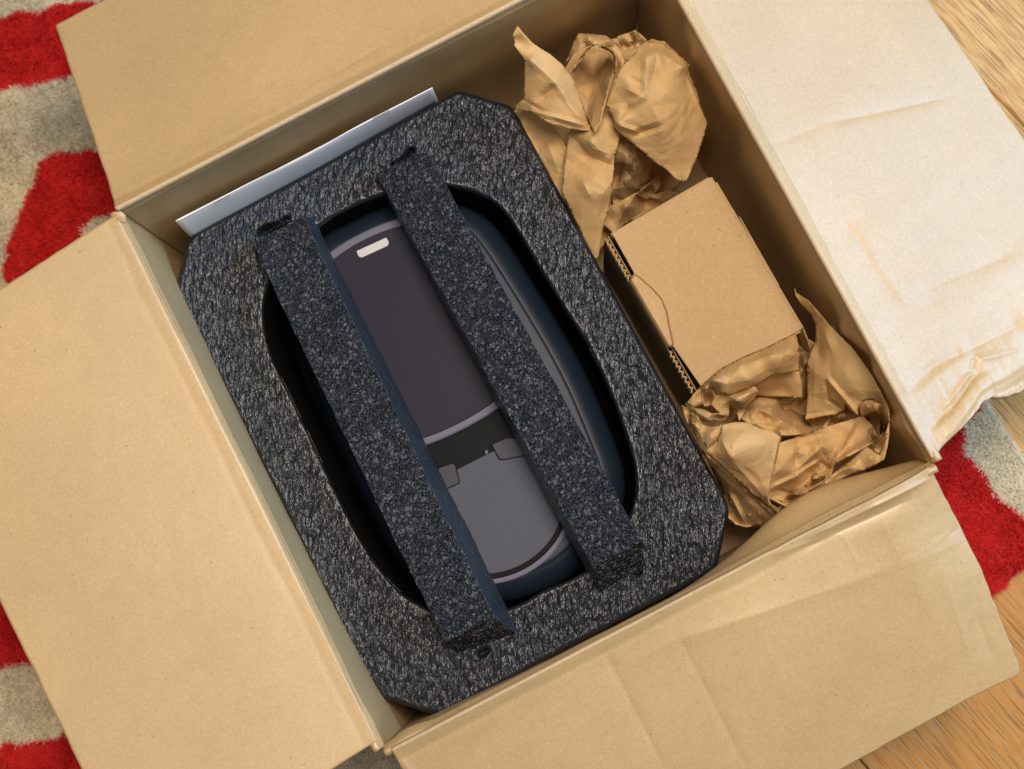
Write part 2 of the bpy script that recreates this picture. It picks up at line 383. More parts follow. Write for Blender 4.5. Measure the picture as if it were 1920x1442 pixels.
wall(TL, TR, outn(TL, TR), 11, hump=[(.55, .19, .12, .03, .004), (.8, .15, .1, .05, -.004)])
wall(BL, TL, outn(BL, TL), 12, hump=[(.05, .2, .03, .05, -.002)])
wall(BR, BL, outn(BR, BL), 13, hump=[(.95, .235, .03, .02, -.003), (.19, .203, .17, .026, -.021)])
wall(TR, BR, outn(TR, BR), 14, hump=[(.12, .22, .03, .06, .004), (.2, .2, .02, .05, -.004), (.33, .17, .03, .07, .004), (.74, .18, .02, .06, -.005), (.80, .2, .018, .06, .004), (.93, .22, .03, .03, -.004)])
# bottom panels: two flaps meeting in a seam
def quad_px(name, pts, m, parent, th=.004):
    V = [P(*p) for p in pts]; o = obj(name, V, [tuple(range(len(V)))], m, parent); 
    if o.data.polygons[0].normal.z < 0: o.data.flip_normals()
    solid(o, th, -1); return o
def lerp(a, b, t): return a + (b - a) * t
zb = np.array([0, 0, 1.0])
def floorpanel(u0, u1, z):
    a = lerp(TL, TR, u0); b = lerp(BL, BR, u0); c = lerp(BL, BR, u1); d = lerp(TL, TR, u1)
    V = [np.array([*(ctr[:2] + (p[:2] - ctr[:2]) * 1.012), z]) for p in (a, b, c, d)]
    o = obj('bottom_panel', V, [(0, 1, 2, 3)], M['carton'], box)
    if o.data.polygons[0].normal.z < 0: o.data.flip_normals()
    solid(o, .004, -1)
floorpanel(0, .497, .0045); floorpanel(.503, 1, .0045)
def flap(A, B, C, D, seed, nu=230, nv=130, creases=(), ragged=(0, 0, 0), curl=0, foldj=.0, extra=None, boxn=None, fold=.5, waves=.0008):
    """A->B fold line, D..C outer edge (D beside A). creases: (px,py,px,py,width_m,amp_m)."""
    U, Vv = np.meshgrid(np.linspace(0, 1, nu), np.linspace(0, 1, nv) ** 1.25, indexing='ij')
    e0 = lerp(A, B, 0)
    inner = A + (B - A) * U[..., None]; outer = D + (C - D) * U[..., None]
    pos = inner + (outer - inner) * Vv[..., None]
    L = np.linalg.norm((A + B) / 2 - (C + D) / 2)
    d = Vv * L
    # side edges: real cut edges wander a little
    jl = ragged[0] * fbm(np.stack([d * 60, d * 0 + seed], -1), seed) ; jr = ragged[1] * fbm(np.stack([d * 60, d * 0 + seed + 9], -1), seed + 1)
    t = (B - A) / np.linalg.norm(B - A)
    pos = pos + t * ((jl * (1 - U) ** 12 + jr * U ** 12))[..., None]
    on = (outer - inner) / np.linalg.norm(outer - inner, axis=-1)[..., None]
    jo = ragged[2] * fbm(np.stack([U * 25, U * 0 + seed], -1), seed + 2)
    pos = pos + on * (jo * Vv ** 12)[..., None]
    z = pos[..., 2].copy()
    slope = (RIM - (C[2] + D[2]) / 2) / L
    # rounded fold: the first few millimetres lie over the rim
    z += fold * .0022 * np.exp(-(d / .006) ** 2) + slope * .012 * np.exp(-(d / .012)) 
    wob = .001 * noise(U[..., None] * np.array([14, 0.0]), seed + 3)
    z -= fold * .0010 * np.exp(-((d - .0085 - wob) / .0028) ** 2)
    q = pos[..., :2]
    z += waves * fbm(q * 11, seed + 4, 2) * np.clip(d / .03, 0, 1) + .00004 * noise(q * 120, seed + 5)
    z += curl * Vv ** 2
    for (x0, y0, x1, y1, w, am) in creases:
        dd, tt = segdist(q, P(x0, y0, RIM - .03)[:2], P(x1, y1, RIM - .03)[:2])
        z += am * .75 * np.exp(-(dd / w)) * (np.clip(np.minimum(tt, 1 - tt) * 6, 0, 1) * .8 + .2)
    if extra: z += extra(U, d, q)
    pos[..., 2] = z
    o = obj('flap', pos.reshape(-1, 3), gridfaces(nu, nv), M['card'], box, True, [M['card_edge']])
    if np.mean([p.normal.z for p in list(o.data.polygons)[::97]]) < 0: o.data.flip_normals()
    solid(o, .0042, -1, 1); return o
def mid(p, q, t): return p + (q - p) * t
# left flap lies level, the three others slope down
flap(P(216, 402, RIM), P(706, 1390, RIM), P(262, 1668, RIM + .0), P(-214, 683, RIM + .0), 31, fold=.15, ragged=(.0002, .0002, .0003), waves=.0004)
ZO = .165
flap(TR, TL + np.array([0, 0, 0]), P(104, 47, ZO), P(1100, -480, ZO), 32, ragged=(.0003, .0003, .0003), waves=.0007,
     creases=[(560, 205, 700, 125, .004, .001), (380, 300, 560, 215, .003, .0006), (620, 170, 720, 105, .003, -.001)])
def rextra(U, d, q):
    n = np.clip((U - .80) / .2, 0, 1)
    c = P(1752, 868, RIM)[:2]; e = P(2100, 560, .2)[:2]; ax = (e - c) / np.linalg.norm(e - c); pr = (q - c) @ np.array([-ax[1], ax[0]])
    return n ** 1.1 * (.0032 * noise(np.stack([pr * 55, (q @ ax) * 7], -1), 71) + .002 * noise(np.stack([pr * 120, (q @ ax) * 12], -1), 72)) * np.clip(d / .02, 0, 1) \
        + .0010 * np.clip((U - .45) / .3, 0, 1) * noise(np.stack([pr * 60, (q @ ax) * 5], -1), 75) * np.clip(d / .02, 0, 1)
# right flap, cut as a grid with a crumpled, torn lower edge
def right_flap():
    A, B = TR, BR + np.array([0, 0, 0.0]); C = P(2190, 650, .185); D = P(1528, -305, ZO)
    o = None
    return flap(A, B, C, D, 33, nu=420, nv=200, ragged=(.0, .0, .0004), waves=.0007, extra=rextra, creases=[
        (1535, 240, 1800, 157, .0035, -.0013), (1440, 290, 1540, 240, .004, -.0006), (1575, 425, 1625, 490, .0025, -.0016), (1625, 490, 1690, 578, .003, .0016),
        (1700, 560, 1930, 458, .006, -.0016), (1640, 610, 1770, 560, .006, -.001), (1720, 705, 1810, 665, .006, -.0022), (1805, 668, 1935, 600, .010, -.0035), (1830, 690, 1935, 660, .009, .004),
        (1765, 790, 1835, 705, .005, .003), (1775, 800, 1850, 715, .0025, -.003), (1740, 820, 1800, 770, .005, -.002), (1830, 680, 1828, 722, .004, -.003)])
rf = right_flap()
# warp the free lower edge to the torn outline
me = rf.data; co = np.zeros(len(me.vertices) * 3); me.vertices.foreach_get('co', co); co = co.reshape(420, 200, 3)
offb = np.array(box.location)
edge_px = [(1750, 858, RIM), (1772, 832, .247), (1800, 806, .243), (1826, 778, .238), (1846, 750, .234), (1872, 741, .226), (1900, 737, .220), (1925, 729, .214), (1990, 700, .20), (2130, 640, .185)]
E = np.array([P(*e) for e in edge_px]) - offb
cum = np.concatenate([[0], np.cumsum(np.linalg.norm(np.diff(E, axis=0), axis=1))]); tt = cum / cum[-1]
vv = np.linspace(0, 1, 200) ** 1.25
tgt = np.stack([np.interp(vv, tt, E[:, k]) for k in range(3)], -1)
tgt[:, :2] += (.0012 * noise(np.stack([vv * 60, vv * 0], -1), 81))[:, None]
delta = tgt - co[-1]
wgt = np.clip((np.linspace(0, 1, 420) - .84) / .16, 0, 1) ** 1.5
co = co + wgt[:, None, None] * delta[None]
me.vertices.foreach_set('co', co.ravel()); me.update()
def bextra(U, d, q):      # U=0 at BR, 1 at BL
    n = np.clip((.42 - U) / .42, 0, 1)
    A_ = P(1340, 1080, RIM)[:2]; B_ = P(1735, 880, RIM)[:2]; ax = (B_ - A_) / np.linalg.norm(B_ - A_); pr = (q - A_) @ np.array([-ax[1], ax[0]])
    w = np.exp(-((d - .022) / .02) ** 2)
    d0 = .065 - .04 * np.clip(U / .5, 0, 1); hh = np.where(d < d0, d / d0, 1 - (d - d0) / (.2 - d0)); bend = np.clip((.62 - U) / .25, 0, 1) * .007 * hh
    return bend + n * w * (.0022 * noise(np.stack([pr * 90, (q @ ax) * 9], -1), 91) + .002) + .0015 * n * noise(q * 40, 92) * np.exp(-(d / .06) ** 2)
bfA = P(1746, 878, RIM); bfB = P(737, 1406, RIM)
bf = flap(bfA, bfB, P(935, 1790, .185), P(1912, 1258, .185), 34, nu=420, nv=200, ragged=(.0004, .0004, .0004), waves=.0006, extra=bextra, creases=[
    (1125, 1200, 1250, 1450, .004, -.0012), (1265, 1180, 1405, 1450, .004, -.0012), (1435, 1040, 1560, 1000, .003, .0018), (1480, 1035, 1700, 935, .0035, -.003), (1500, 1010, 1720, 905, .004, .004),
    (1600, 960, 1740, 900, .003, .002), (1270, 1200, 1500, 1120, .006, .0008), (1500, 1120, 1740, 1030, .006, .0008), (1770, 1010, 1800, 990, .002, -.0015), (1755, 1060, 1830, 1230, .005, .0012), (1830, 1150, 1880, 1240, .004, -.0012),
    (1560, 990, 1600, 1060, .003, .0007), (1640, 980, 1680, 1050, .003, .0007), (758, 1405, 800, 1480, .003, .002)])
# right side of the bottom flap: slightly bowed outline
me = bf.data; co = np.zeros(len(me.vertices) * 3); me.vertices.foreach_get('co', co); co = co.reshape(420, 200, 3)
E = np.array([P(*e) for e in ((1742, 878, RIM), (1752, 890, .247), (1772, 935, .236), (1800, 985, .224), (1840, 1070, .213), (1868, 1140, .202), (1893, 1205, .192), (1909, 1240, .187), (1912, 1256, .185), (1908, 1266, .184))]) - offb
cum = np.concatenate([[0], np.cumsum(np.linalg.norm(np.diff(E, axis=0), axis=1))]); tt = cum / cum[-1]
tgt = np.stack([np.interp(vv, tt, E[:, k]) for k in range(3)], -1); tgt[:, 0] += .0008 * noise(np.stack([vv * 22, vv * 0], -1), 83)
wgt = np.clip((.10 - np.linspace(0, 1, 420)) / .10, 0, 1) ** 1.5
co = co + wgt[:, None, None] * (tgt - co[0])[None]
me.vertices.foreach_set('co', co.ravel()); me.update()
# torn scraps at the corners
def scrap(pts, seed):
    V = [P(*p) for p in pts]; c = sum(V) / len(V); c = c + np.array([0, 0, .0015])
    V2 = V + [c]; n = len(V); o = obj('torn_corner', V2, [(i, (i + 1) % n, n) for i in range(n)], M['card_edge'], box)
    solid(o, .0012, 0)
scrap([(217, 398, .252), (228, 397, .252), (236, 404, .251), (234, 416, .249), (224, 414, .250), (220, 408, .252)], 1)

# ------------------------------------------------------------------ black foam insert
TZ = .155
fctr = P(850, 750, 0); foam = root('foam_insert', (fctr[0], fctr[1], .005), 'black octagonal foam insert with oval opening and two foam crossbars, standing in the large box', 'foam packaging')
oct_px = [(358, 440), (855, 170), (870, 171), (955, 196), (966, 206), (1364, 940), (1368, 958), (1346, 1063), (1339, 1071), (831, 1342), (814, 1343), (706, 1308), (698, 1298), (328, 545), (329, 530), (350, 448)]
octw = PN([p[0] for p in oct_px], [p[1] for p in oct_px], TZ)[:, :2]
slot_px = [(600, 421), (650, 392), (712, 366), (780, 346), (848, 350), (911, 370), (954, 408), (1009, 498), (1060, 580), (1108, 657), (1150, 750), (1179, 832), (1192, 890), (1187, 947), (1150, 1030), (1083, 1080), (1020, 1108), (959, 1140), (870, 1160), (785, 1133), (735, 1095), (680, 1020), (635, 935), (595, 850), (545, 745), (510, 670), (495, 610), (499, 548), (535, 475)]
slotw = smooth_closed([PN([x], [y], TZ)[0][:2] for x, y in slot_px], 360)
NR = 1150
def resamp(poly, n):
    q = np.vstack([poly, poly[:1]]); s = np.concatenate([[0], np.cumsum(np.linalg.norm(np.diff(q, axis=0), axis=1))])
    t = np.arange(n) / n * s[-1]; return np.stack([np.interp(t, s, q[:, 0]), np.interp(t, s, q[:, 1])], -1)
out = resamp(octw, NR); cen = slotw.mean(0)
def raycast(poly, c, dirs):
    res = np.zeros(len(dirs)); q = np.roll(poly, -1, 0)
    for a, b in zip(poly, q):
        e = b - a; den = dirs[:, 0] * e[1] - dirs[:, 1] * e[0]
        with np.errstate(divide='ignore', invalid='ignore'):
            t = ((a[0] - c[0]) * e[1] - (a[1] - c[1]) * e[0]) / den; s = ((a[0] - c[0]) * dirs[:, 1] - (a[1] - c[1]) * dirs[:, 0]) / den
        ok = (s >= -1e-6) & (s <= 1 + 1e-6) & (t > 0); res = np.where(ok, np.maximum(res, t), res)
    return res
dirs = out - cen; dirs /= np.linalg.norm(dirs, axis=1)[:, None]
inn = cen + dirs * raycast(slotw, cen, dirs)[:, None]
prof = [(-.0, .006), (0, .05), (0, .10)] + [(0, z) for z in np.linspace(.11, TZ - .006, 30)]
r_ = .005
rows = []
def ringrow(k, z): return np.concatenate([out * (1 - k) + inn * k, np.full((NR, 1), z)], 1)
thick = np.linalg.norm(out - inn, axis=1)
for a, z in prof: rows.append(ringrow(0, z))
for th in np.linspace(0, math.pi / 2, 6)[1:]:
    k = (r_ * (1 - math.cos(th))) / thick; z = TZ - r_ + r_ * math.sin(th)
    rows.append(np.concatenate([out + (inn - out) * k[:, None], np.full((NR, 1), z)], 1))
for k in np.linspace(0, 1, 66)[1:-1]:
    kk = (r_ + (thick - r_ - .003) * k) / thick
    rows.append(np.concatenate([out + (inn - out) * kk[:, None], np.full((NR, 1), TZ)], 1))
for th in np.linspace(0, math.pi / 2, 5):
    k = (thick - .003 + .003 * math.sin(th)) / thick; z = TZ - .003 + .003 * math.cos(th)
    rows.append(np.concatenate([out + (inn - out) * k[:, None], np.full((NR, 1), z)], 1))
for z in list(np.linspace(TZ - .004, .10, 36)) + [.06, .02]: rows.append(ringrow(1, z))
R3 = np.array(rows)                                     # rows x NR x 3
top = R3[..., 2] > TZ - .004
# dents beside the crossbar ends, and gentle unevenness
dent = np.zeros(R3.shape[:2])
for (x, y, sx, am) in ((490, 434, 5, .010), (496, 429, 5, .012), (503, 426, 5, .011), (511, 424, 5, .008), (520, 420, 4, .006), (530, 415, 4, .006), (538, 410, 5, .006), (772, 281, 4, .010), (768, 287, 5, .012), (763, 293, 5, .010), (756, 298, 4, .008), (748, 303, 4, .006), (738, 309, 4, .004), (1196, 1074, 5, .006), (1200, 1071, 4, .005), (912, 1222, 5, .006), (905, 1226, 5, .006), (898, 1229, 4, .004)):
    c = P(x, y, TZ)[:2]; dent += am * np.exp(-(np.linalg.norm(R3[..., :2] - c, axis=-1) / (sx / 2800 * 1.145)) ** 2)
R3[..., 2] -= np.where(top, dent, 0)
R3[..., 2] += np.where(top, .0016 * fbm(R3[..., :2] * 14, 44), 0)
bodyV = R3.transpose(1, 0, 2).reshape(-1, 3)
slotb = [(*(cen + (p - cen) * 1.02), .03) for p in slotw]
sb = obj('gap_shade_sheet', slotb, [tuple(range(len(slotb)))], mat('gap_shade_sheet', (.006, .006, .007), .9, 0, .1), foam)  # sheet added below the opening; its black colour supplies the gap's shade
o = obj('foam_block', bodyV, gridfaces(NR, len(rows), True), M['skin'], foam, True)
do = np.linalg.norm(R3[..., :2] - out[None], axis=-1); di = np.linalg.norm(R3[..., :2] - inn[None], axis=-1)
mk = np.clip(do / .007, .12, 1) * np.clip(di / .006, .06, 1); mk = np.where(top | (di > .01), mk, .05)
mc = mat('foam_cut_wall_shaded', (.006, .006, .007), .85, 0, .12); o.data.materials.append(mc)  # matte cut foam, with the opening's shade also put into the near-black colour
inner_rows = len(rows) - 38
mi = np.zeros((NR, len(rows) - 1), np.int32); mi[:, inner_rows:] = 1; o.data.polygons.foreach_set('material_index', mi.ravel())
mk = mk.T.reshape(-1); ca = o.data.color_attributes.new('Col', 'FLOAT_COLOR', 'POINT'); ca.data.foreach_set('color', np.stack([mk, mk, mk, mk * 0 + 1], -1).astype(np.float32).ravel())
if o.data.polygons[50].normal.xy.dot(Vector(dirs[0])) < 0: o.data.flip_normals()
def densebox(c8, res, smooth_it=3):
    """c8: bottom 0-3, top 4-7 (same order round). returns V,F with faces merged."""
    c8 = np.array(c8, float); quads = [(0, 1, 5, 4), (1, 2, 6, 5), (2, 3, 7, 6), (3, 0, 4, 7), (4, 5, 6, 7), (3, 2, 1, 0)]
    # resolution per axis
    nx = max(2, int(np.linalg.norm(c8[1] - c8[0]) / res)); ny = max(2, int(np.linalg.norm(c8[2] - c8[1]) / res)); nz = max(2, int(np.linalg.norm(c8[4] - c8[0]) / res))
    dims = [(nx, nz), (ny, nz), (nx, nz), (ny, nz), (nx, ny), (nx, ny)]
    Vs, Fs, off = [], [], 0
    for q, (a, b) in zip(quads, dims):
        A, B, C, D = c8[list(q)]
        u, v = np.meshgrid(np.linspace(0, 1, a + 1), np.linspace(0, 1, b + 1), indexing='ij'); u = u[..., None]; v = v[..., None]
        g = A * (1 - u) * (1 - v) + B * u * (1 - v) + C * u * v + D * (1 - u) * v
        Vs.append(g.reshape(-1, 3)); Fs.append(gridfaces(a + 1, b + 1) + off); off += (a + 1) * (b + 1)
    V = np.vstack(Vs); Fc = np.vstack(Fs)
    key = np.round(V * 1e6).astype(np.int64); _, idx, inv = np.unique(key, axis=0, return_index=True, return_inverse=True)
    V = V[idx]; Fc = inv.reshape(-1)[Fc]
    for _ in range(smooth_it):
        acc = np.zeros_like(V); cnt = np.zeros(len(V))
        for k in range(4):
            a = Fc[:, k]; b = Fc[:, (k + 1) % 4]
            for (p, q) in ((a, b), (b, a)):
                np.add.at(acc, p, V[q]); np.add.at(cnt, p, 1)
        V = V * .4 + .6 * acc / cnt[:, None]
    return V, Fc
BZ = TZ + .030
def crossbar(bl, br, tr, tl, TBL, TBR, TTR, TTL, seed):
    # base corners at tray level: bl,br (lower end), tr,tl (upper end); top corners likewise
    zz = TZ - .004
    c8 = [P(*bl, zz), P(*br, zz), P(*tr, zz), P(*tl, zz), P(*TBL, BZ), P(*TBR, BZ), P(*TTR, TZ + .014), P(*TTL, TZ + .014)]
    V, Fc = densebox(c8, .00105, 1)
    # top rises quickly from the upper end: bow
    ax = (c8[0] - c8[3])[:2]; L = np.linalg.norm(ax); ax /= L
    s = ((V[:, :2] - c8[3][:2]) @ ax) / L
    lift = (1 - np.exp(-np.clip(s, 0, 1) * 9)) * .016 - .016 * np.clip(s, 0, 1)
    h = np.clip((V[:, 2] - zz) / .03, 0, 1)
    V[:, 2] += lift * h
    V[:, :2] += (np.array([ax[1], -ax[0]])[None] * (.0005 * fbm(np.stack([s * 9, s * 0 + seed, V[:, 2] * 30], -1), seed))[:, None])
    V += .0005 * np.stack([noise(V * 170, seed + k) for k in range(3)], -1)
    o = obj('crossbar', V, Fc, M['cut'], foam, True, [M['side']])
    nr_ = np.array([-ax[1], ax[0]])
    bm = bmesh.new(); bm.from_mesh(o.data); bmesh.ops.recalc_face_normals(bm, faces=bm.faces); 
    for f in bm.faces:
        if abs(f.normal.x * nr_[0] + f.normal.y * nr_[1]) > .62: f.material_index = 1
    bm.to_mesh(o.data); bm.free()
    return o
crossbar((862, 1226), (977, 1190), (588, 408), (486, 452), (834, 1205), (927, 1158), (570, 406), (474, 456), 51)
crossbar((1124, 1118), (1206, 1074), (800, 290), (704, 330), (1111, 1063), (1204, 1014), (800, 283), (706, 326), 52)
# ragged scraps of foam standing beside the crossbar heads and feet
def tuft(px, py, w, h, z, seed, angd=-27):
    n = 26; r2 = np.random.default_rng(seed); V = []; a0 = math.radians(angd)
    for k in range(4):
        for i in range(n):
            t = i / (n - 1) - .5
            x = px + math.cos(a0) * t * w - math.sin(a0) * k * 1.3 + r2.normal(0, .5); y = py + math.sin(a0) * t * w + math.cos(a0) * k * 1.3 + r2.normal(0, .5)
            zz = z + .45 * (h * (1 - (2 * t) ** 2) * (.5 + .9 * r2.random()) if k in (1, 2) else -.003)
            V.append(P(x, y, zz))
    V = np.array(V).reshape(4, n, 3).reshape(-1, 3)
    o = obj('torn_foam', V, gridfaces(4, n), M['cut'], foam, False); solid(o, .001, 0)
tuft(520, 424, 52, .009, TZ, 1); tuft(742, 308, 60, .006, TZ, 4)

# ------------------------------------------------------------------ dark appliance in the foam
dctr = P(830, 740, 0); dev = root('robot_appliance', (dctr[0], dctr[1], .03), 'dark grey oval plastic appliance lying under the foam crossbars', 'appliance')
def slab(name, px, z, zb, r, m, n=200, inner_z=None, parent=dev, smoothpts=True, segs=7, dome=0):
    if smoothpts: pl = smooth_closed([P(x, y, z)[:2] for x, y in px], n)
    else: pl = np.array([P(x, y, z)[:2] for x, y in px])
    # orientation CCW
    ar = np.sum(pl[:, 0] * np.roll(pl[:, 1], -1) - np.roll(pl[:, 0], -1) * pl[:, 1])
    if ar < 0: pl = pl[::-1]
    def off(d):
        e = np.roll(pl, -1, 0) - np.roll(pl, 1, 0) if smoothpts else None
        if smoothpts:
            nn = np.stack([e[:, 1], -e[:, 0]], -1); nn /= np.linalg.norm(nn, axis=1)[:, None]; return pl - nn * d
        e1 = pl - np.roll(pl, 1, 0); e2 = np.roll(pl, -1, 0) - pl
        n1 = np.stack([e1[:, 1], -e1[:, 0]], -1); n1 /= np.linalg.norm(n1, axis=1)[:, None]
        n2 = np.stack([e2[:, 1], -e2[:, 0]], -1); n2 /= np.linalg.norm(n2, axis=1)[:, None]
        b = n1 + n2; b /= (1 + (n1 * n2).sum(1))[:, None]; return pl - b * d
    rings = [(0, zb), (0, z - r)] + [(r * (1 - math.cos(t)), z - r + r * math.sin(t)) for t in np.linspace(0, math.pi / 2, segs)[1:]]
    V = np.concatenate([np.concatenate([off(d), np.full((len(pl), 1), zz)], 1) for d, zz in rings]); N = len(pl)
    Fc = []
    for k in range(len(rings) - 1):
        for i in range(N): Fc.append((k * N + i, k * N + (i + 1) % N, (k + 1) * N + (i + 1) % N, (k + 1) * N + i))
    Fc.append(tuple((len(rings) - 1) * N + i for i in range(N)))
    o = obj(name, V, Fc, m, parent, True)
    o.data.polygons[len(o.data.polygons) - 1].use_smooth = False
    return o
SZ = .128
shell_px = [(640, 412), (700, 384), (790, 362), (850, 372), (895, 390), (930, 420), (985, 500), (1085, 668), (1150, 815), (1172, 885), (1168, 950), (1130, 1020), (1060, 1088), (960, 1128), (860, 1130), (790, 1100), (740, 1050), (690, 960), (625, 820), (570, 690), (550, 600), (550, 540), (572, 470), (600, 432)]
slab('shell', shell_px, SZ, .035, .021, M['shell'], 240, segs=12)
scx = sum(p[0] for p in shell_px) / len(shell_px); scy = sum(p[1] for p in shell_px) / len(shell_px)
_sp = smooth_closed(shell_px, 240); _e = np.roll(_sp, -1, 0) - np.roll(_sp, 1, 0); _n = np.stack([_e[:, 1], -_e[:, 0]], -1); _n /= np.linalg.norm(_n, axis=1)[:, None]
if ((_sp[0] - (scx, scy)) @ _n[0]) > 0: _n = -_n
M['plate'] = satin('top_plate_plastic', (.024, .030, .046), .42, 0, .22)
slab('top_plate', [tuple(p) for p in (_sp + _n * 40)[::4]], SZ + .0012, SZ - .01, .0040, M['plate'], 240, segs=6)
# raised centre body with lid, between the bars
def arcpts(a, b, sag, n=12):
    a = np.array(a, float); b = np.array(b, float); d = b - a; nn = np.array([-d[1], d[0]]) / np.linalg.norm(d)
    return [tuple(a + d * t + nn * sag * 4 * t * (1 - t)) for t in np.linspace(0, 1, n)]
# lid rim then lid
def lidpts(g):
    ax = np.array([.4455, .895]); lt = np.array([.895, -.4455])
    c = np.array([770, 622]); hl = 193 + g; hw = 112 + g
    tl = c - ax * hl - lt * hw + ax * 18; tr = c - ax * hl + lt * hw + ax * 18; br = c + ax * hl + lt * hw - ax * 12; bl = c + ax * hl - lt * hw - ax * 12
    top = arcpts(tl, tr, -19); bot = arcpts(br, bl, -13)
    return top + bot
slab('lid_rim', lidpts(14), SZ + .0065, SZ - .01, .0018, M['rim'], 200, smoothpts=False, segs=4)
lid = slab('lid', lidpts(0), SZ + .0076, SZ - .01, .0007, M['lid'], 200, smoothpts=False, segs=4)
def pill(name, a, b, h, z, m, parent, n=8, flat_top=True, th=.0003):
    a = np.array(a, float); b = np.array(b, float); d = (b - a) / np.linalg.norm(b - a); nn = np.array([-d[1], d[0]]); r = h * .48
    pts = [a - d * 0 - nn * h / 2 + nn * 0, ]
    pts = []
    for t in np.linspace(0, math.pi / 2, n): pts.append(b - d * r + nn * (h / 2 - r) + (d * math.cos(t) + nn * math.sin(t)) * r)
    for t in np.linspace(math.pi / 2, math.pi, n): pts.append(a + d * r + nn * (h / 2 - r) + (d * math.cos(t) + nn * math.sin(t)) * r)
    pts.append(a - nn * h / 2 + d * 1); pts.append(b - nn * h / 2 - d * 1)
    V = [P(x, y, z) for x, y in pts]; o = obj(name, V, [tuple(range(len(V)))], m, parent)
    if o.data.polygons[0].normal.z < 0: o.data.flip_normals()
    solid(o, th, -1); return o
lab = pill('white_label', (671, 478), (728, 452), 15, SZ + .0081, M['label'], dev)
# recess panel between lid and deck
M['panel'] = satin('recess_panel_plastic', (.0055, .0055, .009), .42, 0, .06)
slab('recess_panel', [(760, 830), (800, 815), (860, 797), (940, 750), (1000, 720), (1040, 800), (960, 838), (880, 870), (800, 910), (780, 880)], SZ + .0016, SZ - .01, .001, M['panel'], smoothpts=False, segs=3)
# lower round deck with groove and outer rim
def circ(cx, cy, r, a0, a1, n): return [(cx + r * math.cos(t), cy + r * math.sin(t)) for t in np.linspace(math.radians(a0), math.radians(a1), n)]
dc = (928, 968); 
def deckpts(R):
    base = [(770, 908), (818, 886), (863, 866), (925, 838), (968, 817), (1010, 797)]
    return circ(dc[0], dc[1], R, 335 - 360, 212 - 0, 60)
# full circle-ended outline: straight top edge line then arc
def dpts(R, g):
    a0 = math.radians(-63); pts = []
    ax = np.array([.4455, .895]); lt = np.array([.895, -.4455]); c = np.array([921, 952])
    hw = R + 20
    for t in np.linspace(0, math.pi, 48):
        pts.append(tuple(c + lt * math.cos(t) * hw + ax * (math.sin(t) * (R + 2))))
    top = 93 + g * 0
    pts.append(tuple(c - lt * hw - ax * top)); pts.append(tuple(c + lt * hw - ax * top))
    return pts
slab('deck_rim', dpts(139, 0), SZ + .0020, SZ - .01, .0012, M['rim'], smoothpts=False, segs=4)
slab('deck_groove', dpts(129, 0), SZ + .0026, SZ - .01, .0006, M['shell_dark'], smoothpts=False, segs=3)
slab('deck', dpts(119, 0), SZ + .0040, SZ - .01, .0008, M['deck'], smoothpts=False, segs=4)
for q, (pts) in enumerate(([(812, 893), (824, 877), (848, 869), (853, 872), (861, 903), (858, 907), (824, 922), (808, 925)], [(922, 834), (928, 831), (950, 821), (968, 821), (986, 842), (1000, 838), (1000, 850), (945, 862), (937, 861)])):
    slab('seam', [(p[0] + (p[0] - sum(a[0] for a in pts) / len(pts)) * .07, p[1] + (p[1] - sum(a[1] for a in pts) / len(pts)) * .07) for p in pts], SZ + .0045, SZ, .0004, M['shell_dark'], smoothpts=False, segs=3)
    slab('hinge_tab', pts, SZ + .0058, SZ, .0007, M['tab'], smoothpts=False, segs=4)
h = pill('latch_hole', (907, 837), (914, 852), 8, SZ + .0046, mat('hole', (.004, .004, .004), .8), dev); obj('latch_pin', [P(x, y, z) for z in (SZ + .005,) for x, y in ((909, 846), (914, 844), (915, 850), (911, 852))], [(0, 1, 2, 3)], M['rim'], dev)

# ------------------------------------------------------------------ manual between foam and wall
mctr = P(575, 300, .1); man = root('manual', (mctr[0], mctr[1], .1), 'white stapled booklet squeezed between black foam and the box wall', 'booklet')
nU, nW = 60, 22; U, T = np.meshgrid(np.linspace(0, 1, nU), np.linspace(0, 1, nW), indexing='ij')
a0, a1 = P(330, 416, .190), P(811, 165, .190); b0, b1 = P(362, 447, .140), P(824, 194, .140)
tp = a0 + (a1 - a0) * U[..., None]; bt = b0 + (b1 - b0) * U[..., None]
pos = tp + (bt - tp) * (T ** 1.0)[..., None]
nrm = np.cross(a1 - a0, b0 - a0); nrm /= np.linalg.norm(nrm); nrm = nrm if nrm[1] < 0 else -nrm
pos = pos + nrm * (.0016 * np.sin(np.pi * T ** .6) + .0012 * noise(np.stack([U * 4, T], -1), 5))[..., None]
cv = obj('cover', pos.reshape(-1, 3), gridfaces(nU, nW), M['white'], man, True); solid(cv, .0003, 0)
bkp = tp + (np.stack([0 * T, 0 * T, -.06 * T], -1)) + np.array(outn(TL, TR)) * (.0035 * np.sqrt(T))[..., None]
bc = obj('cover', bkp.reshape(-1, 3), gridfaces(nU, nW), M['white'], man, True); solid(bc, .0003, 0)
for (x0, y0, x1, y1) in ((401, 382, 430, 366), (700, 223, 730, 207)):
    A = P(x0, y0, .1912); B = P(x1, y1, .1912); dd = (B - A) / np.linalg.norm(B - A); nn = np.array([-dd[1], dd[0], 0]) * .0004; zz = np.array([0, 0, .0005])
    V = [A - nn, A + nn, B + nn, B - nn, A - nn + zz, A + nn + zz, B + nn + zz, B - nn + zz]
    obj('staple', V, [(0, 1, 2, 3), (4, 5, 6, 7), (0, 1, 5, 4), (1, 2, 6, 5), (2, 3, 7, 6), (3, 0, 4, 7)], M['steel'], man)

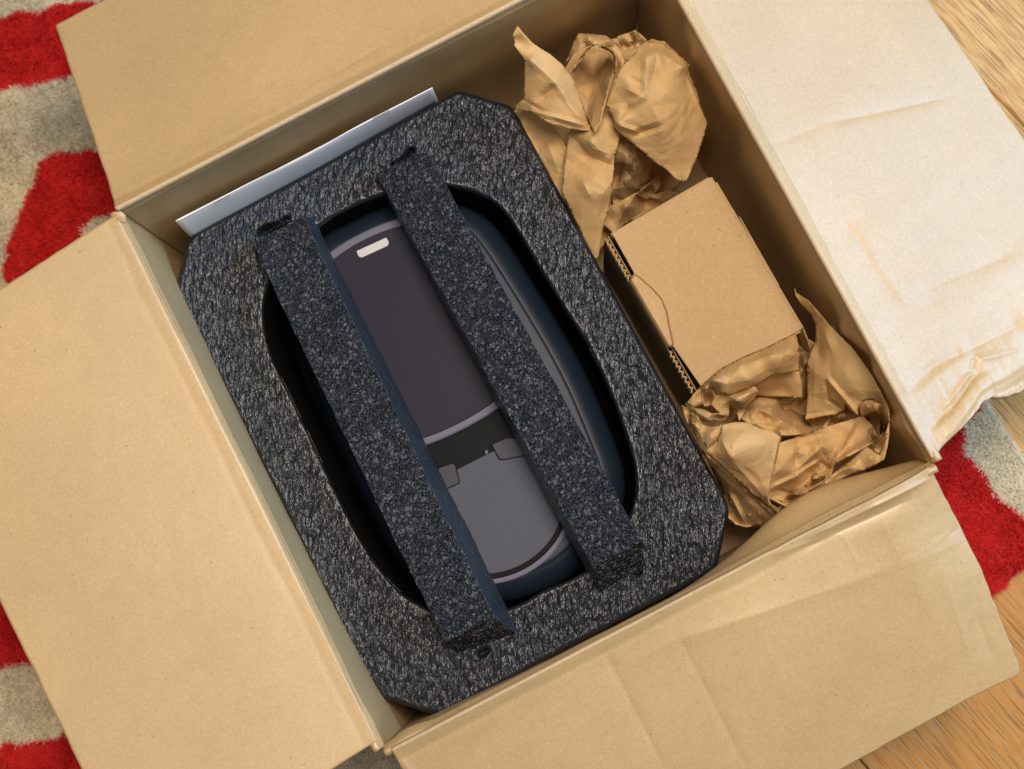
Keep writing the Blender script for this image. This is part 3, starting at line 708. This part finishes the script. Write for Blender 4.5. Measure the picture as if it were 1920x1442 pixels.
# ------------------------------------------------------------------ small carton
CZ = .160
cc = P(1325, 580, .004); car = root('small_carton', (cc[0], cc[1], .005), 'small brown carton with a tucked front tab, lying between two crumpled papers', 'carton')
def prism(name, pts, z1, z0, m, parent, bev=0):
    pl = np.array([P(x, y, z1)[:2] for x, y in pts])
    ar = np.sum(pl[:, 0] * np.roll(pl[:, 1], -1) - np.roll(pl[:, 0], -1) * pl[:, 1])
    if ar < 0: pl = pl[::-1]
    n = len(pl); V = [(*p, z0) for p in pl] + [(*p, z1) for p in pl]
    Fc = [tuple(range(n))[::-1], tuple(range(n, 2 * n))] + [(i, (i + 1) % n, n + (i + 1) % n, n + i) for i in range(n)]
    o = obj(name, V, Fc, m, parent)
    if bev:
        b = o.modifiers.new('bevel', 'BEVEL'); b.width = bev; b.segments = 2; b.limit_method = 'ANGLE'
    return o
prism('lid', [(1147, 437), (1165, 426), (1335, 331), (1380, 406), (1460, 543), (1504, 617), (1314, 724), (1262, 649), (1253, 651), (1181, 524), (1189, 512)], CZ, CZ - .0022, M['carton'], car, .0006)
prism('tuck_tab', [(1180, 524), (1189, 511), (1200, 518), (1224, 539), (1243, 561), (1252, 585), (1257, 612), (1265, 649), (1253, 651)], CZ + .0026, CZ - .0010, M['carton'], car, .0016)
tb = bpy.data.objects['tuck_tab']; tb.data.materials.append(cardboard('tab_cut_edge', (.33, .20, .09), .8, 1, .3)); tb.modifiers['bevel'].material = 1; tb.modifiers['bevel'].segments = 1
prism('side_panel', [(1181, 524), (1183, 522), (1256, 649), (1253, 651)], CZ - .0012, .008, M['carton'], car)
# body walls below the lid
def vwall(a, b, z1, z0, th, side, name='side_panel'):
    A = P(*a, z1); B = P(*b, z1); d = (B - A)[:2]; d /= np.linalg.norm(d); n = np.array([-d[1], d[0]]) * side * th
    pl = [A[:2], B[:2], B[:2] + n, A[:2] + n]; V = [(*p, z0) for p in pl] + [(*p, z1) for p in pl]
    return obj(name, V, [(0, 1, 2, 3), (4, 5, 6, 7), (0, 1, 5, 4), (1, 2, 6, 5), (2, 3, 7, 6), (3, 0, 4, 7)], M['carton'], car)
vwall((1149, 444), (1333, 338), CZ - .0024, .006, .003, 1)
vwall((1338, 345), (1500, 617), CZ - .0024, .006, .003, 1)
vwall((1313, 719), (1498, 616), CZ - .0024, .006, .003, -1)
# front: two thin liners with a corrugated core between them
vwall((1133, 447), (1299, 737), CZ - .007, .006, .0004, 1)
vwall((1140, 443), (1306, 733), CZ - .007, .006, .0004, 1)
vwall((1155, 446), (1318, 729), CZ - .012, .006, .002, 1)
def flute(a, b, z, amp_px, period_px, seed):
    a = np.array(a, float); b = np.array(b, float); L = np.linalg.norm(b - a); d = (b - a) / L; n = np.array([d[1], -d[0]])
    N = int(L / period_px * 10); V = []
    for i in range(N + 1):
        s = L * i / N; w = amp_px * math.sin(2 * math.pi * s / period_px + .5 * math.sin(s * .05)) + amp_px
        p = a + d * s + n * w; V += [tuple(P(*p, z)), tuple(P(*p, z) - np.array([0, 0, .03]))]
    o = obj('corrugated_core', V, [(2 * i, 2 * i + 1, 2 * i + 3, 2 * i + 2) for i in range(N)], M['card_edge'], car, True); solid(o, .0005, 0)
flute((1135, 450), (1178, 525), CZ - .0065, 2.6, 11, 1); flute((1254, 660), (1298, 736), CZ - .0065, 2.6, 11, 2)
prism('lid_lip', [(1384, 404), (1389, 409), (1461, 535), (1460, 543)], CZ - .003, CZ - .012, M['carton'], car)

# ------------------------------------------------------------------ crumpled kraft paper
class Sheet:
    def __init__(s): s.V = []; s.F = []; s.n = 0
    def patch(s, outline, inner=(), ridges=(), crum=.0012, seed=0, step=4.0, tear=.0, sx=1, ox=0, oy=0, dz=0, lines=9, kern=1, facet=.36):
        r2 = np.random.default_rng(seed + 1000)
        O = np.array([(ox + a / sx, oy + b / sx, c + dz) for a, b, c in outline]); I = np.array([(ox + a / sx, oy + b / sx, c + dz) for a, b, c in inner]).reshape(-1, 3)
        C = np.vstack([O, I])
        # boundary resample
        q = np.vstack([O, O[:1]]); bd = []
        for a, b in zip(q[:-1], q[1:]):
            L = np.hypot(*(b - a)[:2]); k = max(1, int(L / step))
            for i in range(k): bd.append((a + (b - a) * i / k)[:2])
        bd = np.array(bd)
        if tear: 
            jj = np.stack([noise(bd * .35, seed), noise(bd * .35, seed + 1)], -1) + .6 * np.stack([noise(bd * .11, seed + 2), noise(bd * .11, seed + 3)], -1)
            bd = bd + tear * jj
        x0, y0 = bd.min(0); x1, y1 = bd.max(0)
        gx, gy = np.meshgrid(np.arange(x0, x1, step), np.arange(y0, y1, step * .87)); gx = gx + (np.arange(gx.shape[0]) % 2)[:, None] * step / 2
        g = np.stack([gx.ravel(), gy.ravel()], -1); g = g[inpoly(g[:, 0], g[:, 1], bd)]
        C0 = C
        D0 = np.sqrt(((C[:, None, :2] - C[None, :, :2]) ** 2).sum(-1) + 49)
        A0 = np.block([[D0 + np.eye(len(C)) * 1.5, np.ones((len(C), 1))], [np.ones((1, len(C))), np.zeros((1, 1))]]); w0 = np.linalg.solve(A0, np.concatenate([C[:, 2], [0]]))
        rbf = lambda p: np.sqrt(((p[:, None] - C0[None, :, :2]) ** 2).sum(-1) + 49) @ w0[:-1] + w0[-1]
        # loose extra vertices of the crumple: planar facets between them
        ex = np.stack([r2.uniform(x0, x1, 60 * lines + 1), r2.uniform(y0, y1, 60 * lines + 1)], -1); ex = ex[inpoly(ex[:, 0], ex[:, 1], bd)]
        keep = []; mind = .16 * max(30, min(x1 - x0, y1 - y0))
        for e_ in ex:
            if len(keep) >= lines * 2 + 1: break
            if np.min(np.linalg.norm(C[:, :2] - e_, axis=1)) < mind * .6: continue
            if keep and np.min(np.linalg.norm(np.array(keep) - e_, axis=1)) < mind: continue
            keep.append(e_)
        if keep and lines:
            keep = np.array(keep); kz = rbf(keep) + r2.normal(0, 1, len(keep)) * crum * .9
            C = np.vstack([C, np.concatenate([keep, kz[:, None]], 1)])
        tn = delaunay_2d_cdt([Vector(p[:2]) for p in C], [], [list(range(len(O)))], 1, 1e-4)
        tv = np.array([tuple(v) for v in tn[0]]); tz = np.array([C[int(np.argmin(((C[:, :2] - v) ** 2).sum(1))), 2] for v in tv]); tris = [tuple(f) for f in tn[2]]
        folds = []
        ext = max(x1 - x0, y1 - y0)
        for k in range(lines):
            c = np.array([r2.uniform(x0, x1), r2.uniform(y0, y1)]); a = r2.uniform(0, math.pi); nn = np.array([math.cos(a), math.sin(a)]); reach = r2.uniform(.18, .5) * ext
            folds.append((c, nn, reach, r2.choice([-1, 1])))
        seg = [((ox + a_ / sx, oy + b_ / sx), (ox + c_ / sx, oy + d_ / sx)) for a_, b_, c_, d_, _, _ in ridges]
        seg += [(c - np.array([-nn[1], nn[0]]) * reach, c + np.array([-nn[1], nn[0]]) * reach) for c, nn, reach, _ in folds]
        es = set()
        for f in tris:
            for i_ in range(3):
                e_ = tuple(sorted((f[i_], f[(i_ + 1) % 3]))); es.add(e_)
        seg += [(tv[a_], tv[b_]) for a_, b_ in es]
        lp = []
        for a_, b_ in seg:
            a_ = np.array(a_, float); b_ = np.array(b_, float); k = max(2, int(np.linalg.norm(b_ - a_) / (step * .8)))
            q_ = a_ + (b_ - a_) * np.linspace(0, 1, k)[:, None]; q_ = q_[inpoly(q_[:, 0], q_[:, 1], bd)]
            if len(lp) and len(q_): q_ = q_[np.min(np.linalg.norm(q_[:, None] - np.array(lp)[None], axis=-1), axis=1) > step * .4]
            lp += list(q_)
        if lp:
            lp = np.array(lp); lp = lp[np.min(np.linalg.norm(lp[:, None] - bd[None], axis=-1), axis=1) > step * .4]
        if len(lp) and len(g): g = g[np.min(np.linalg.norm(g[:, None] - lp[None], axis=-1), axis=1) > step * .6]
        # keep away from the border
        dm = np.min(np.linalg.norm(g[:, None] - bd[None], axis=-1), axis=1) if len(g) else np.zeros(0); g = g[dm > step * .55]
        if len(lp): g = np.vstack([g, lp]) if len(g) else lp
        nb = len(bd); pts = np.vstack([bd, g]) if len(g) else bd
        res = delaunay_2d_cdt([Vector(p) for p in pts], [], [list(range(nb))], 1, 1e-4)
        vp = np.array([tuple(v) for v in res[0]]); fc = [f for f in res[2]]
        # height: RBF through the control points (paper-like cones and folds) 
        D = np.sqrt(((C[:, None, :2] - C[None, :, :2]) ** 2).sum(-1) + 49)
        A = np.block([[D + np.eye(len(C)) * 1.5, np.ones((len(C), 1))], [np.ones((1, len(C))), np.zeros((1, 1))]])
        w = np.linalg.solve(A, np.concatenate([C[:, 2], [0]]))
        z = np.sqrt(((vp[:, None] - C[None, :, :2]) ** 2).sum(-1) + 49) @ w[:-1] + w[-1]
        zt = np.full(len(vp), np.nan)
        for f in tris:
            p0, p1, p2 = tv[f[0]], tv[f[1]], tv[f[2]]; den = (p1[0] - p0[0]) * (p2[1] - p0[1]) - (p2[0] - p0[0]) * (p1[1] - p0[1])
            if abs(den) < 1e-6: continue
            l1 = ((vp[:, 0] - p0[0]) * (p2[1] - p0[1]) - (p2[0] - p0[0]) * (vp[:, 1] - p0[1])) / den
            l2 = ((p1[0] - p0[0]) * (vp[:, 1] - p0[1]) - (vp[:, 0] - p0[0]) * (p1[1] - p0[1])) / den; l0 = 1 - l1 - l2
            ins = (l0 > -.02) & (l1 > -.02) & (l2 > -.02); zt = np.where(ins & np.isnan(zt), l0 * tz[f[0]] + l1 * tz[f[1]] + l2 * tz[f[2]], zt)
        zt = np.where(np.isnan(zt), z, zt); z = facet * zt + (1 - facet) * z
        # crumple: many random fold lines of limited reach
        for c, nn, reach, sg in folds:
            dd = np.abs((vp - c) @ nn); al = np.abs((vp - c) @ np.array([-nn[1], nn[0]]))
            z += sg * crum * 2.2 * np.clip(1 - dd / (reach * .6), 0, 1) * np.clip(1.4 - al / reach, 0, 1)
        z += crum * .25 * noise(vp * .045, seed) 
        for (ax_, ay_, bx_, by_, wd, am) in ridges:
            dd, tt = segdist(vp, (ox + ax_ / sx, oy + ay_ / sx), (ox + bx_ / sx, oy + by_ / sx))
            z += am * np.clip(1 - dd / wd, 0, 1) * (.35 + .65 * np.clip(np.minimum(tt, 1 - tt) * 4, 0, 1))
        V = PN(vp[:, 0], vp[:, 1], z)
        s.V.append(V)
        for f in fc:
            a, b, c = f[:3]; nz = (vp[b][0] - vp[a][0]) * (vp[c][1] - vp[a][1]) - (vp[b][1] - vp[a][1]) * (vp[c][0] - vp[a][0])
            f2 = tuple(f) if nz < 0 else tuple(f)[::-1]
            s.F.append(tuple(i + s.n for i in f2))
        s.n += len(V)
    def make(s, name, label, cat, group=None):
        V = np.vstack(s.V); loc = V.mean(0); loc[2] = .006
        o = obj(name, V - loc, s.F, M['paper'], None, True); o.location = loc; tag(o, label, cat, group)
        o.data.set_sharp_from_angle(angle=math.radians(7))
        solid(o, .0003, 0); return o
G = 'crumpled kraft packing papers in the box'
S1 = Sheet(); k1 = dict(sx=2.943, ox=940, oy=30)
# dark body underneath
S1.patch([(80, 520, .15), (330, 330, .13), (430, 150, .13), (740, 110, .14), (1000, 260, .13), (1080, 600, .09), (1010, 900, .05), (880, 1030, .05), (620, 1200, .07), (500, 1340, .07), (330, 980, .11), (150, 700, .12)],
         [(600, 600, .11), (800, 500, .12)], crum=.004, seed=1, lines=14, step=7, **k1)
# left lower strip beside the foam
S1.patch([(70, 525, .170), (150, 530, .172), (260, 585, .170), (330, 670, .166), (366, 745, .165), (350, 800, .155), (345, 975, .14), (430, 1180, .13), (200, 760, .150), (100, 570, .160)],
         [(250, 690, .155)], [(230, 640, 330, 900, 22, .004)], crum=.002, seed=2, lines=4, **k1)
# curved flap behind, upper middle
S1.patch([(640, 112, .195), (690, 95, .19), (735, 78, .195), (770, 100, .19), (802, 132, .19), (765, 170, .18), (700, 192, .18), (655, 180, .185)], [(700, 150, .184), (728, 120, .188)],
         [(735, 80, 745, 180, 8, .006)], crum=.0015, seed=3, lines=3, tear=.6, **k1)
# right-hand middle, twisted folds
S1.patch([(640, 640, .165), (700, 680, .16), (760, 740, .15), (842, 800, .125), (820, 890, .115), (790, 950, .105), (740, 985, .10), (620, 1045, .10), (600, 960, .115), (620, 800, .15)],
         [(720, 820, .15), (690, 900, .13), (770, 850, .133), (650, 880, .118)], [(730, 700, 790, 930, 7, .007), (700, 760, 650, 950, 8, .005), (760, 760, 690, 900, 6, -.005)], crum=.0025, seed=4, lines=5, **k1)
S1.patch([(640, 640, .168), (715, 690, .16), (700, 780, .15), (625, 815, .15), (628, 700, .16)], [(660, 720, .164)], crum=.001, seed=41, lines=2, **k1)
S1.patch([(740, 985, .112), (790, 940, .118), (870, 880, .11), (885, 930, .105), (850, 975, .098), (800, 1010, .095)], [(815, 960, .096)], crum=.001, seed=42, lines=2, **k1)
S1.patch([(600, 1050, .115), (680, 1010, .12), (745, 975, .115), (850, 985, .10), (905, 965, .105), (975, 975, .10), (870, 1045, .09), (700, 1140, .09), (620, 1200, .10), (565, 1150, .105)],
         [(780, 1015, .085), (700, 1050, .12)], [(745, 980, 870, 1010, 7, .006), (690, 1030, 640, 1160, 6, .005)], crum=.0015, seed=5, lines=4, **k1)
# long centre tongue
S1.patch([(560, 470, .195), (585, 500, .19), (622, 590, .19), (655, 650, .185), (642, 715, .185), (625, 780, .18), (616, 900, .175), (605, 1020, .165), (556, 1190, .15), (535, 1330, .135), (515, 1345, .133), (440, 1190, .15), (335, 975, .165), (350, 800, .168), (372, 640, .172), (470, 560, .18)],
         [(500, 700, .198), (480, 770, .176), (470, 930, .186), (560, 980, .182), (520, 1130, .160)],
         [(490, 722, 615, 768, 12, .0035), (470, 766, 612, 826, 9, -.004), (365, 792, 600, 975, 14, -.004), (440, 900, 500, 1010, 14, .003), (560, 830, 612, 760, 9, .003)], crum=.0008, seed=6, lines=3, **k1)
# loop: inside surface, then the arched band over it
S1.patch([(395, 325, .165), (430, 245, .155), (470, 205, .145), (540, 190, .145), (600, 205, .155), (628, 260, .185), (628, 310, .200), (600, 380, .208), (575, 480, .208), (545, 590, .207), (515, 642, .205), (490, 600, .19), (470, 560, .18), (440, 460, .17), (410, 390, .165)],
         [(520, 320, .150), (480, 450, .165), (560, 440, .19)], crum=.0006, seed=7, lines=1, kern=1, **k1)
S1.patch([(345, 272, .180), (365, 220, .190), (395, 150, .200), (425, 95, .200), (500, 98, .205), (575, 108, .208), (640, 150, .208), (660, 195, .21), (680, 250, .213), (662, 292, .212), (650, 250, .21), (632, 205, .21), (600, 175, .212), (545, 155, .214), (505, 157, .214), (440, 180, .208), (390, 215, .198), (360, 255, .186)],
         [(480, 125, .213), (600, 140, .216)], crum=.0006, seed=8, lines=2, tear=.3, **k1)
S1.patch([(385, 326, .196), (400, 285, .203), (430, 235, .208), (470, 185, .211), (505, 160, .213), (560, 165, .214), (605, 182, .214), (630, 215, .214), (636, 265, .214), (630, 320, .213), (622, 318, .200), (624, 260, .198), (616, 215, .198), (595, 195, .200), (550, 176, .203), (510, 172, .203), (475, 196, .2), (438, 245, .195), (412, 300, .188)],
         [], crum=.0002, seed=9, lines=0, step=3, **k1)
# pointed left leaf
S1.patch([(88, 52, .226), (120, 92, .228), (165, 142, .222), (205, 172, .218), (270, 212, .216), (335, 266, .212), (385, 328, .206), (420, 400, .200), (448, 480, .195), (475, 575, .190), (497, 636, .188), (440, 632, .192), (370, 622, .196), (260, 590, .198), (185, 548, .192), (150, 530, .186), (70, 512, .176), (95, 480, .184), (124, 458, .192), (128, 340, .205), (128, 238, .217), (98, 200, .219), (70, 162, .221), (76, 140, .222), (62, 108, .224)],
         [(200, 330, .214), (300, 370, .218), (250, 450, .206), (360, 480, .206), (430, 560, .2), (160, 250, .222), (160, 480, .196)],
         [(130, 215, 310, 380, 10, .003), (300, 380, 210, 460, 10, -.004), (300, 380, 480, 620, 9, .0025), (150, 520, 480, 610, 7, .004), (120, 460, 300, 570, 6, -.002)], crum=.0006, seed=10, lines=3, tear=.4, **k1)
# big right leaf
S1.patch([(578, 488, .206), (600, 440, .212), (612, 400, .215), (640, 320, .221), (660, 285, .222), (685, 258, .222), (740, 205, .221), (755, 170, .218), (800, 138, .214), (835, 128, .214), (862, 135, .213), (900, 140, .21), (920, 155, .208), (960, 195, .206), (1038, 262, .205), (1042, 310, .203), (1062, 370, .200), (1090, 440, .196), (1112, 520, .190), (1136, 596, .182), (1110, 690, .178), (1075, 790, .172), (1048, 850, .168), (1022, 908, .163), (1000, 912, .163), (965, 900, .166), (920, 856, .172), (840, 800, .180), (712, 690, .192), (655, 648, .197), (620, 605, .200), (617, 555, .203)],
         [(800, 235, .232), (780, 440, .224), (720, 560, .213), (640, 590, .21), (740, 650, .199), (880, 600, .215), (860, 205, .226), (1000, 285, .222), (920, 420, .224), (980, 700, .194), (700, 380, .226), (690, 480, .213), (850, 330, .225)],
         [(800, 230, 790, 440, 10, .003), (790, 440, 700, 500, 10, .0035), (700, 500, 640, 590, 9, -.003), (640, 600, 760, 640, 8, .005), (740, 655, 890, 600, 10, -.006), (855, 190, 1005, 285, 9, .0035), (860, 200, 820, 440, 8, -.002), (1005, 285, 1130, 590, 7, .003), (780, 380, 700, 330, 8, -.002), (690, 400, 780, 450, 9, .002)], crum=.0006, seed=11, lines=4, tear=.35, **k1)
S1.patch([(1000, 285, .212), (1038, 262, .207), (1044, 300, .203), (1046, 345, .198), (1020, 300, .207)], [], crum=.0002, seed=12, lines=0, step=3, **k1)
S1.make('packing_paper', 'crumpled brown kraft paper with pointed leaves and a loop, above the small carton', 'packing paper', G)

S2 = Sheet(); k2 = dict(sx=2.866, ox=1250, oy=500)
# underside mass
S2.patch([(120, 760, .13), (300, 600, .12), (720, 450, .11), (1000, 500, .14), (1150, 760, .16), (1140, 1020, .15), (850, 1160, .12), (600, 1310, .11), (360, 1370, .09), (200, 1050, .11)],
         [(600, 800, .09), (850, 800, .09), (600, 1050, .12)], crum=.005, seed=21, lines=16, step=7, **k2)
S2.patch([(75, 742, .150), (125, 760, .16), (130, 850, .165), (170, 960, .165), (215, 1010, .168), (300, 1090, .168), (430, 1200, .165), (560, 1310, .15), (590, 1332, .145), (520, 1400, .11), (440, 1400, .10), (330, 1370, .10), (300, 1200, .12), (195, 1000, .135), (118, 850, .14)],
         [(250, 1080, .150), (380, 1230, .135), (400, 1320, .12)], [(200, 1000, 560, 1340, 9, -.006), (330, 1200, 420, 1380, 8, .006)], crum=.002, seed=22, lines=5, **k2)
S2.patch([(332, 1350, .115), (345, 1240, .13), (400, 1290, .125), (470, 1320, .13), (500, 1390, .11), (430, 1400, .11), (370, 1385, .11)], [(430, 1340, .10)], [(430, 1300, 480, 1390, 6, .008)], crum=.002, seed=23, lines=3, tear=.5, **k2)
S2.patch([(440, 1335, .13), (470, 1310, .135), (500, 1325, .13), (520, 1360, .12), (515, 1400, .11), (490, 1385, .115), (465, 1390, .115)], [(475, 1350, .10)], crum=.001, seed=24, lines=1, step=3.5, **k2)
# far inner face (behind the roll)
S2.patch([(480, 640, .165), (580, 575, .162), (705, 540, .155), (725, 620, .15), (730, 705, .14), (640, 700, .135), (560, 700, .135), (470, 690, .14)], [(600, 640, .145)], crum=.0008, seed=25, lines=2, **k2)
S2.patch([(708, 420, .14), (770, 470, .14), (755, 560, .125), (755, 700, .115), (720, 715, .12), (705, 560, .13)], [(735, 520, .13)], crum=.002, seed=26, lines=3, **k2)
S2.patch([(700, 345, .145), (735, 325, .155), (760, 390, .158), (800, 412, .165), (772, 468, .15), (712, 400, .14)], [(740, 380, .153)], [(735, 330, 775, 460, 6, .005)], crum=.001, seed=27, lines=2, **k2)
# centre crumple
S2.patch([(395, 815, .155), (440, 740, .15), (490, 700, .14), (600, 705, .125), (725, 712, .12), (745, 820, .115), (790, 860, .13), (825, 885, .15), (760, 905, .15), (610, 912, .16), (500, 860, .163), (440, 840, .163)],
         [(560, 760, .150), (640, 770, .115), (690, 830, .15), (720, 800, .118), (600, 850, .145)],
         [(450, 745, 700, 870, 9, .007), (490, 720, 720, 735, 7, .005), (560, 850, 790, 890, 7, .006), (600, 720, 650, 790, 7, -.006), (660, 800, 745, 860, 7, .006), (510, 850, 800, 882, 5, -.004)], crum=.0035, seed=28, lines=9, step=4, **k2)
S2.patch([(745, 822, .125), (830, 815, .13), (880, 812, .135), (960, 770, .15), (965, 735, .16), (1030, 800, .165), (1000, 830, .16), (830, 885, .145), (790, 860, .13)],
         [(850, 850, .138), (920, 810, .150), (900, 845, .13), (980, 790, .155)], [(870, 815, 830, 880, 6, .006), (960, 740, 950, 840, 6, .007), (900, 800, 880, 860, 5, -.005)], crum=.003, seed=29, lines=5, step=4, **k2)
# lower middle hollow
S2.patch([(610, 945, .178), (740, 902, .17), (850, 862, .168), (1022, 812, .172), (1050, 800, .175), (1105, 850, .17), (1135, 930, .175), (1072, 968, .185), (980, 1020, .182), (900, 1070, .175), (880, 1130, .172), (800, 1180, .165), (700, 1250, .155), (640, 1290, .15), (540, 1240, .16), (560, 1120, .172), (590, 1010, .180)],
         [(700, 1000, .178), (820, 960, .185), (870, 1070, .168), (700, 1120, .165), (960, 920, .170), (1000, 960, .170), (620, 1180, .155), (780, 1120, .15), (910, 1000, .176), (680, 1230, .145)],
         [(615, 945, 860, 890, 9, .005), (830, 970, 700, 1090, 10, .005), (560, 1190, 710, 1120, 8, .006), (700, 1120, 820, 1040, 7, .006), (820, 1040, 880, 1090, 6, -.006), (880, 1070, 1020, 980, 7, .006), (780, 880, 870, 1060, 8, -.003), (1020, 815, 880, 1080, 8, .005), (700, 950, 690, 1060, 6, -.004), (600, 1200, 700, 1230, 6, -.005)],
         crum=.0022, seed=30, lines=9, step=4, **k2)
# small rolled scraps at the bottom
S2.patch([(775, 1125, .180), (800, 1108, .185), (855, 1122, .182), (850, 1145, .17), (800, 1175, .16), (765, 1235, .145), (750, 1220, .145), (775, 1165, .165)], [(800, 1140, .186)], [(790, 1115, 770, 1220, 5, .005)], crum=.0004, seed=31, lines=1, step=3.5, **k2)
S2.patch([(700, 1195, .160), (760, 1165, .168), (740, 1225, .155), (700, 1250, .15), (650, 1285, .145), (560, 1245, .155), (540, 1225, .16), (640, 1235, .158)], [(700, 1225, .165)], [(545, 1230, 650, 1270, 6, .004), (700, 1200, 690, 1250, 5, .004)], crum=.001, seed=32, lines=3, step=4, **k2)
for q, (oxy) in enumerate(((0, 0), (-14, -14), (10, 12))):
    a, b = oxy
    S2.patch([(900 + a, 1135 + b, .185 - q * .004), (870 + a, 1165 + b, .185 - q * .004), (760 + a, 1220 + b, .178 - q * .004), (690 + a, 1265 + b, .165 - q * .004), (600 + a, 1318 + b, .150 - q * .003), (595 + a, 1332 + b, .145), (690 + a, 1290 + b, .15), (790 + a, 1235 + b, .160), (900 + a, 1165 + b, .172)], [], crum=.0004, seed=33 + q, lines=1, step=4, **k2)
# right band: outer rim of the bowl
S2.patch([(1072, 966, .203), (1110, 990, .208), (1143, 1012, .210), (1168, 960, .214), (1180, 880, .216), (1196, 830, .217), (1196, 900, .217), (1186, 970, .216), (1168, 1036, .214), (1120, 1066, .207), (1060, 1092, .202), (980, 1122, .196), (900, 1160, .190), (740, 1240, .175), (640, 1300, .160), (700, 1255, .168), (800, 1195, .182), (900, 1110, .195), (990, 1040, .200)],
         [(1000, 1080, .208), (1100, 1030, .214), (860, 1165, .197)], [(1000, 1060, 700, 1250, 6, .002)], crum=.0005, seed=36, lines=2, **k2)
S2.patch([(1030, 745, .196), (1060, 722, .203), (1100, 714, .208), (1150, 740, .213), (1190, 762, .215), (1196, 800, .216), (1192, 900, .216), (1165, 960, .212), (1140, 1005, .208), (1115, 985, .2), (1128, 930, .192), (1168, 880, .200), (1165, 835, .200), (1125, 775, .192), (1085, 790, .180), (1105, 850, .176), (1130, 920, .175), (1110, 960, .185), (1090, 880, .178), (1045, 800, .182)],
         [(1130, 790, .185), (1150, 850, .180)], [(1100, 730, 1168, 835, 5, .006), (1110, 760, 1160, 860, 4, -.004)], crum=.0006, seed=37, lines=1, step=3.5, tear=.3, **k2)
# tall right sheet
S2.patch([(686, 112, .168), (700, 140, .172), (760, 180, .182), (810, 235, .190), (870, 308, .197), (935, 375, .203), (1000, 438, .207), (1060, 520, .212), (1108, 592, .215), (1150, 670, .217), (1196, 770, .218), (1198, 830, .218), (1180, 800, .212), (1140, 735, .204), (1100, 712, .200), (1055, 722, .196), (1030, 760, .19), (1030, 802, .185), (990, 770, .183), (960, 733, .178), (952, 775, .165), (870, 808, .155), (800, 822, .148), (745, 824, .145), (750, 760, .152), (756, 690, .158), (754, 600, .160), (756, 505, .165), (775, 450, .168), (800, 402, .172), (803, 350, .175), (800, 300, .176), (775, 250, .174), (720, 200, .168), (692, 150, .166)],
         [(850, 600, .186), (960, 560, .204), (870, 720, .168), (850, 400, .190), (780, 560, .17), (1040, 660, .204), (950, 690, .188), (820, 480, .176)],
         [(860, 600, 1030, 800, 8, .006), (870, 715, 930, 760, 6, -.005), (855, 600, 870, 720, 7, -.004), (740, 820, 900, 790, 6, .004), (830, 300, 900, 480, 16, .003), (800, 470, 790, 760, 14, .002)],
         crum=.0007, seed=38, lines=3, step=4.5, tear=.35, **k2)
# left roll (over the carton's corner)
S2.patch([(105, 735, .172), (150, 680, .178), (190, 638, .182), (240, 590, .184), (300, 542, .184), (420, 480, .182), (540, 432, .180), (620, 392, .178), (692, 357, .176), (710, 420, .184), (712, 500, .180), (710, 560, .172), (650, 572, .176), (580, 580, .180), (520, 615, .182), (470, 638, .184), (400, 668, .186), (330, 692, .186), (285, 672, .188), (245, 655, .188), (212, 660, .187), (190, 680, .182), (186, 715, .176), (210, 745, .172), (200, 760, .170), (150, 755, .172)],
         [(250, 610, .200), (400, 530, .204), (560, 475, .203), (660, 440, .198), (440, 610, .202), (320, 630, .204), (600, 540, .194), (690, 480, .192)], crum=.0004, seed=39, lines=1, tear=.4, **k2)
S2.patch([(190, 680, .180), (212, 662, .184), (245, 658, .184), (260, 690, .178), (245, 740, .170), (215, 752, .168), (190, 720, .174)], [(228, 700, .164)], crum=.0004, seed=43, lines=0, step=3.5, **k2)
# strips folded below the roll
S2.patch([(240, 745, .174), (262, 690, .180), (330, 692, .182), (400, 668, .182), (470, 636, .180), (495, 665, .178), (480, 705, .172), (430, 760, .168), (390, 830, .164), (375, 770, .166), (340, 745, .17), (335, 800, .166), (290, 790, .17)],
         [(380, 720, .190), (440, 690, .188)], [(300, 740, 480, 660, 10, .004)], crum=.0006, seed=44, lines=2, step=4, **k2)
S2.patch([(100, 735, .170), (150, 760, .176), (205, 768, .178), (245, 790, .176), (290, 785, .18), (335, 800, .172), (310, 835, .168), (260, 822, .17), (225, 835, .172), (190, 830, .17), (130, 778, .168)],
         [(180, 790, .184), (260, 800, .18)], [(130, 760, 240, 830, 6, .004), (240, 790, 330, 800, 5, .003)], crum=.0008, seed=45, lines=2, step=3.5, **k2)
S2.patch([(130, 780, .172), (165, 800, .178), (195, 850, .178), (240, 860, .18), (298, 848, .186), (285, 900, .188), (270, 935, .186), (215, 975, .180), (170, 900, .174), (128, 830, .17)],
         [(180, 850, .168), (230, 900, .186)], [(165, 800, 210, 870, 5, .004)], crum=.0008, seed=46, lines=2, step=3.5, **k2)
# bright leaf at lower left
S2.patch([(212, 990, .186), (250, 950, .190), (278, 920, .192), (300, 850, .194), (370, 835, .196), (432, 835, .196), (500, 865, .196), (560, 885, .196), (616, 915, .195), (600, 985, .190), (585, 1050, .186), (560, 1150, .179), (545, 1235, .172), (560, 1275, .166), (608, 1305, .158), (606, 1330, .154), (580, 1318, .154), (530, 1280, .158), (470, 1230, .164), (360, 1130, .172), (280, 1060, .178), (225, 1010, .184)],
         [(350, 1020, .205), (300, 940, .200), (500, 950, .204), (440, 1080, .190), (520, 1180, .178), (410, 890, .203)],
         [(290, 920, 350, 1040, 9, .003), (350, 1040, 520, 1230, 9, .0025), (600, 925, 540, 1230, 6, .002), (300, 860, 420, 880, 9, -.002)], crum=.0006, seed=47, lines=2, step=4.5, tear=.2, **k2)
S2.make('packing_paper', 'crumpled brown kraft paper bunched like a bowl, below the small carton', 'packing paper', G)
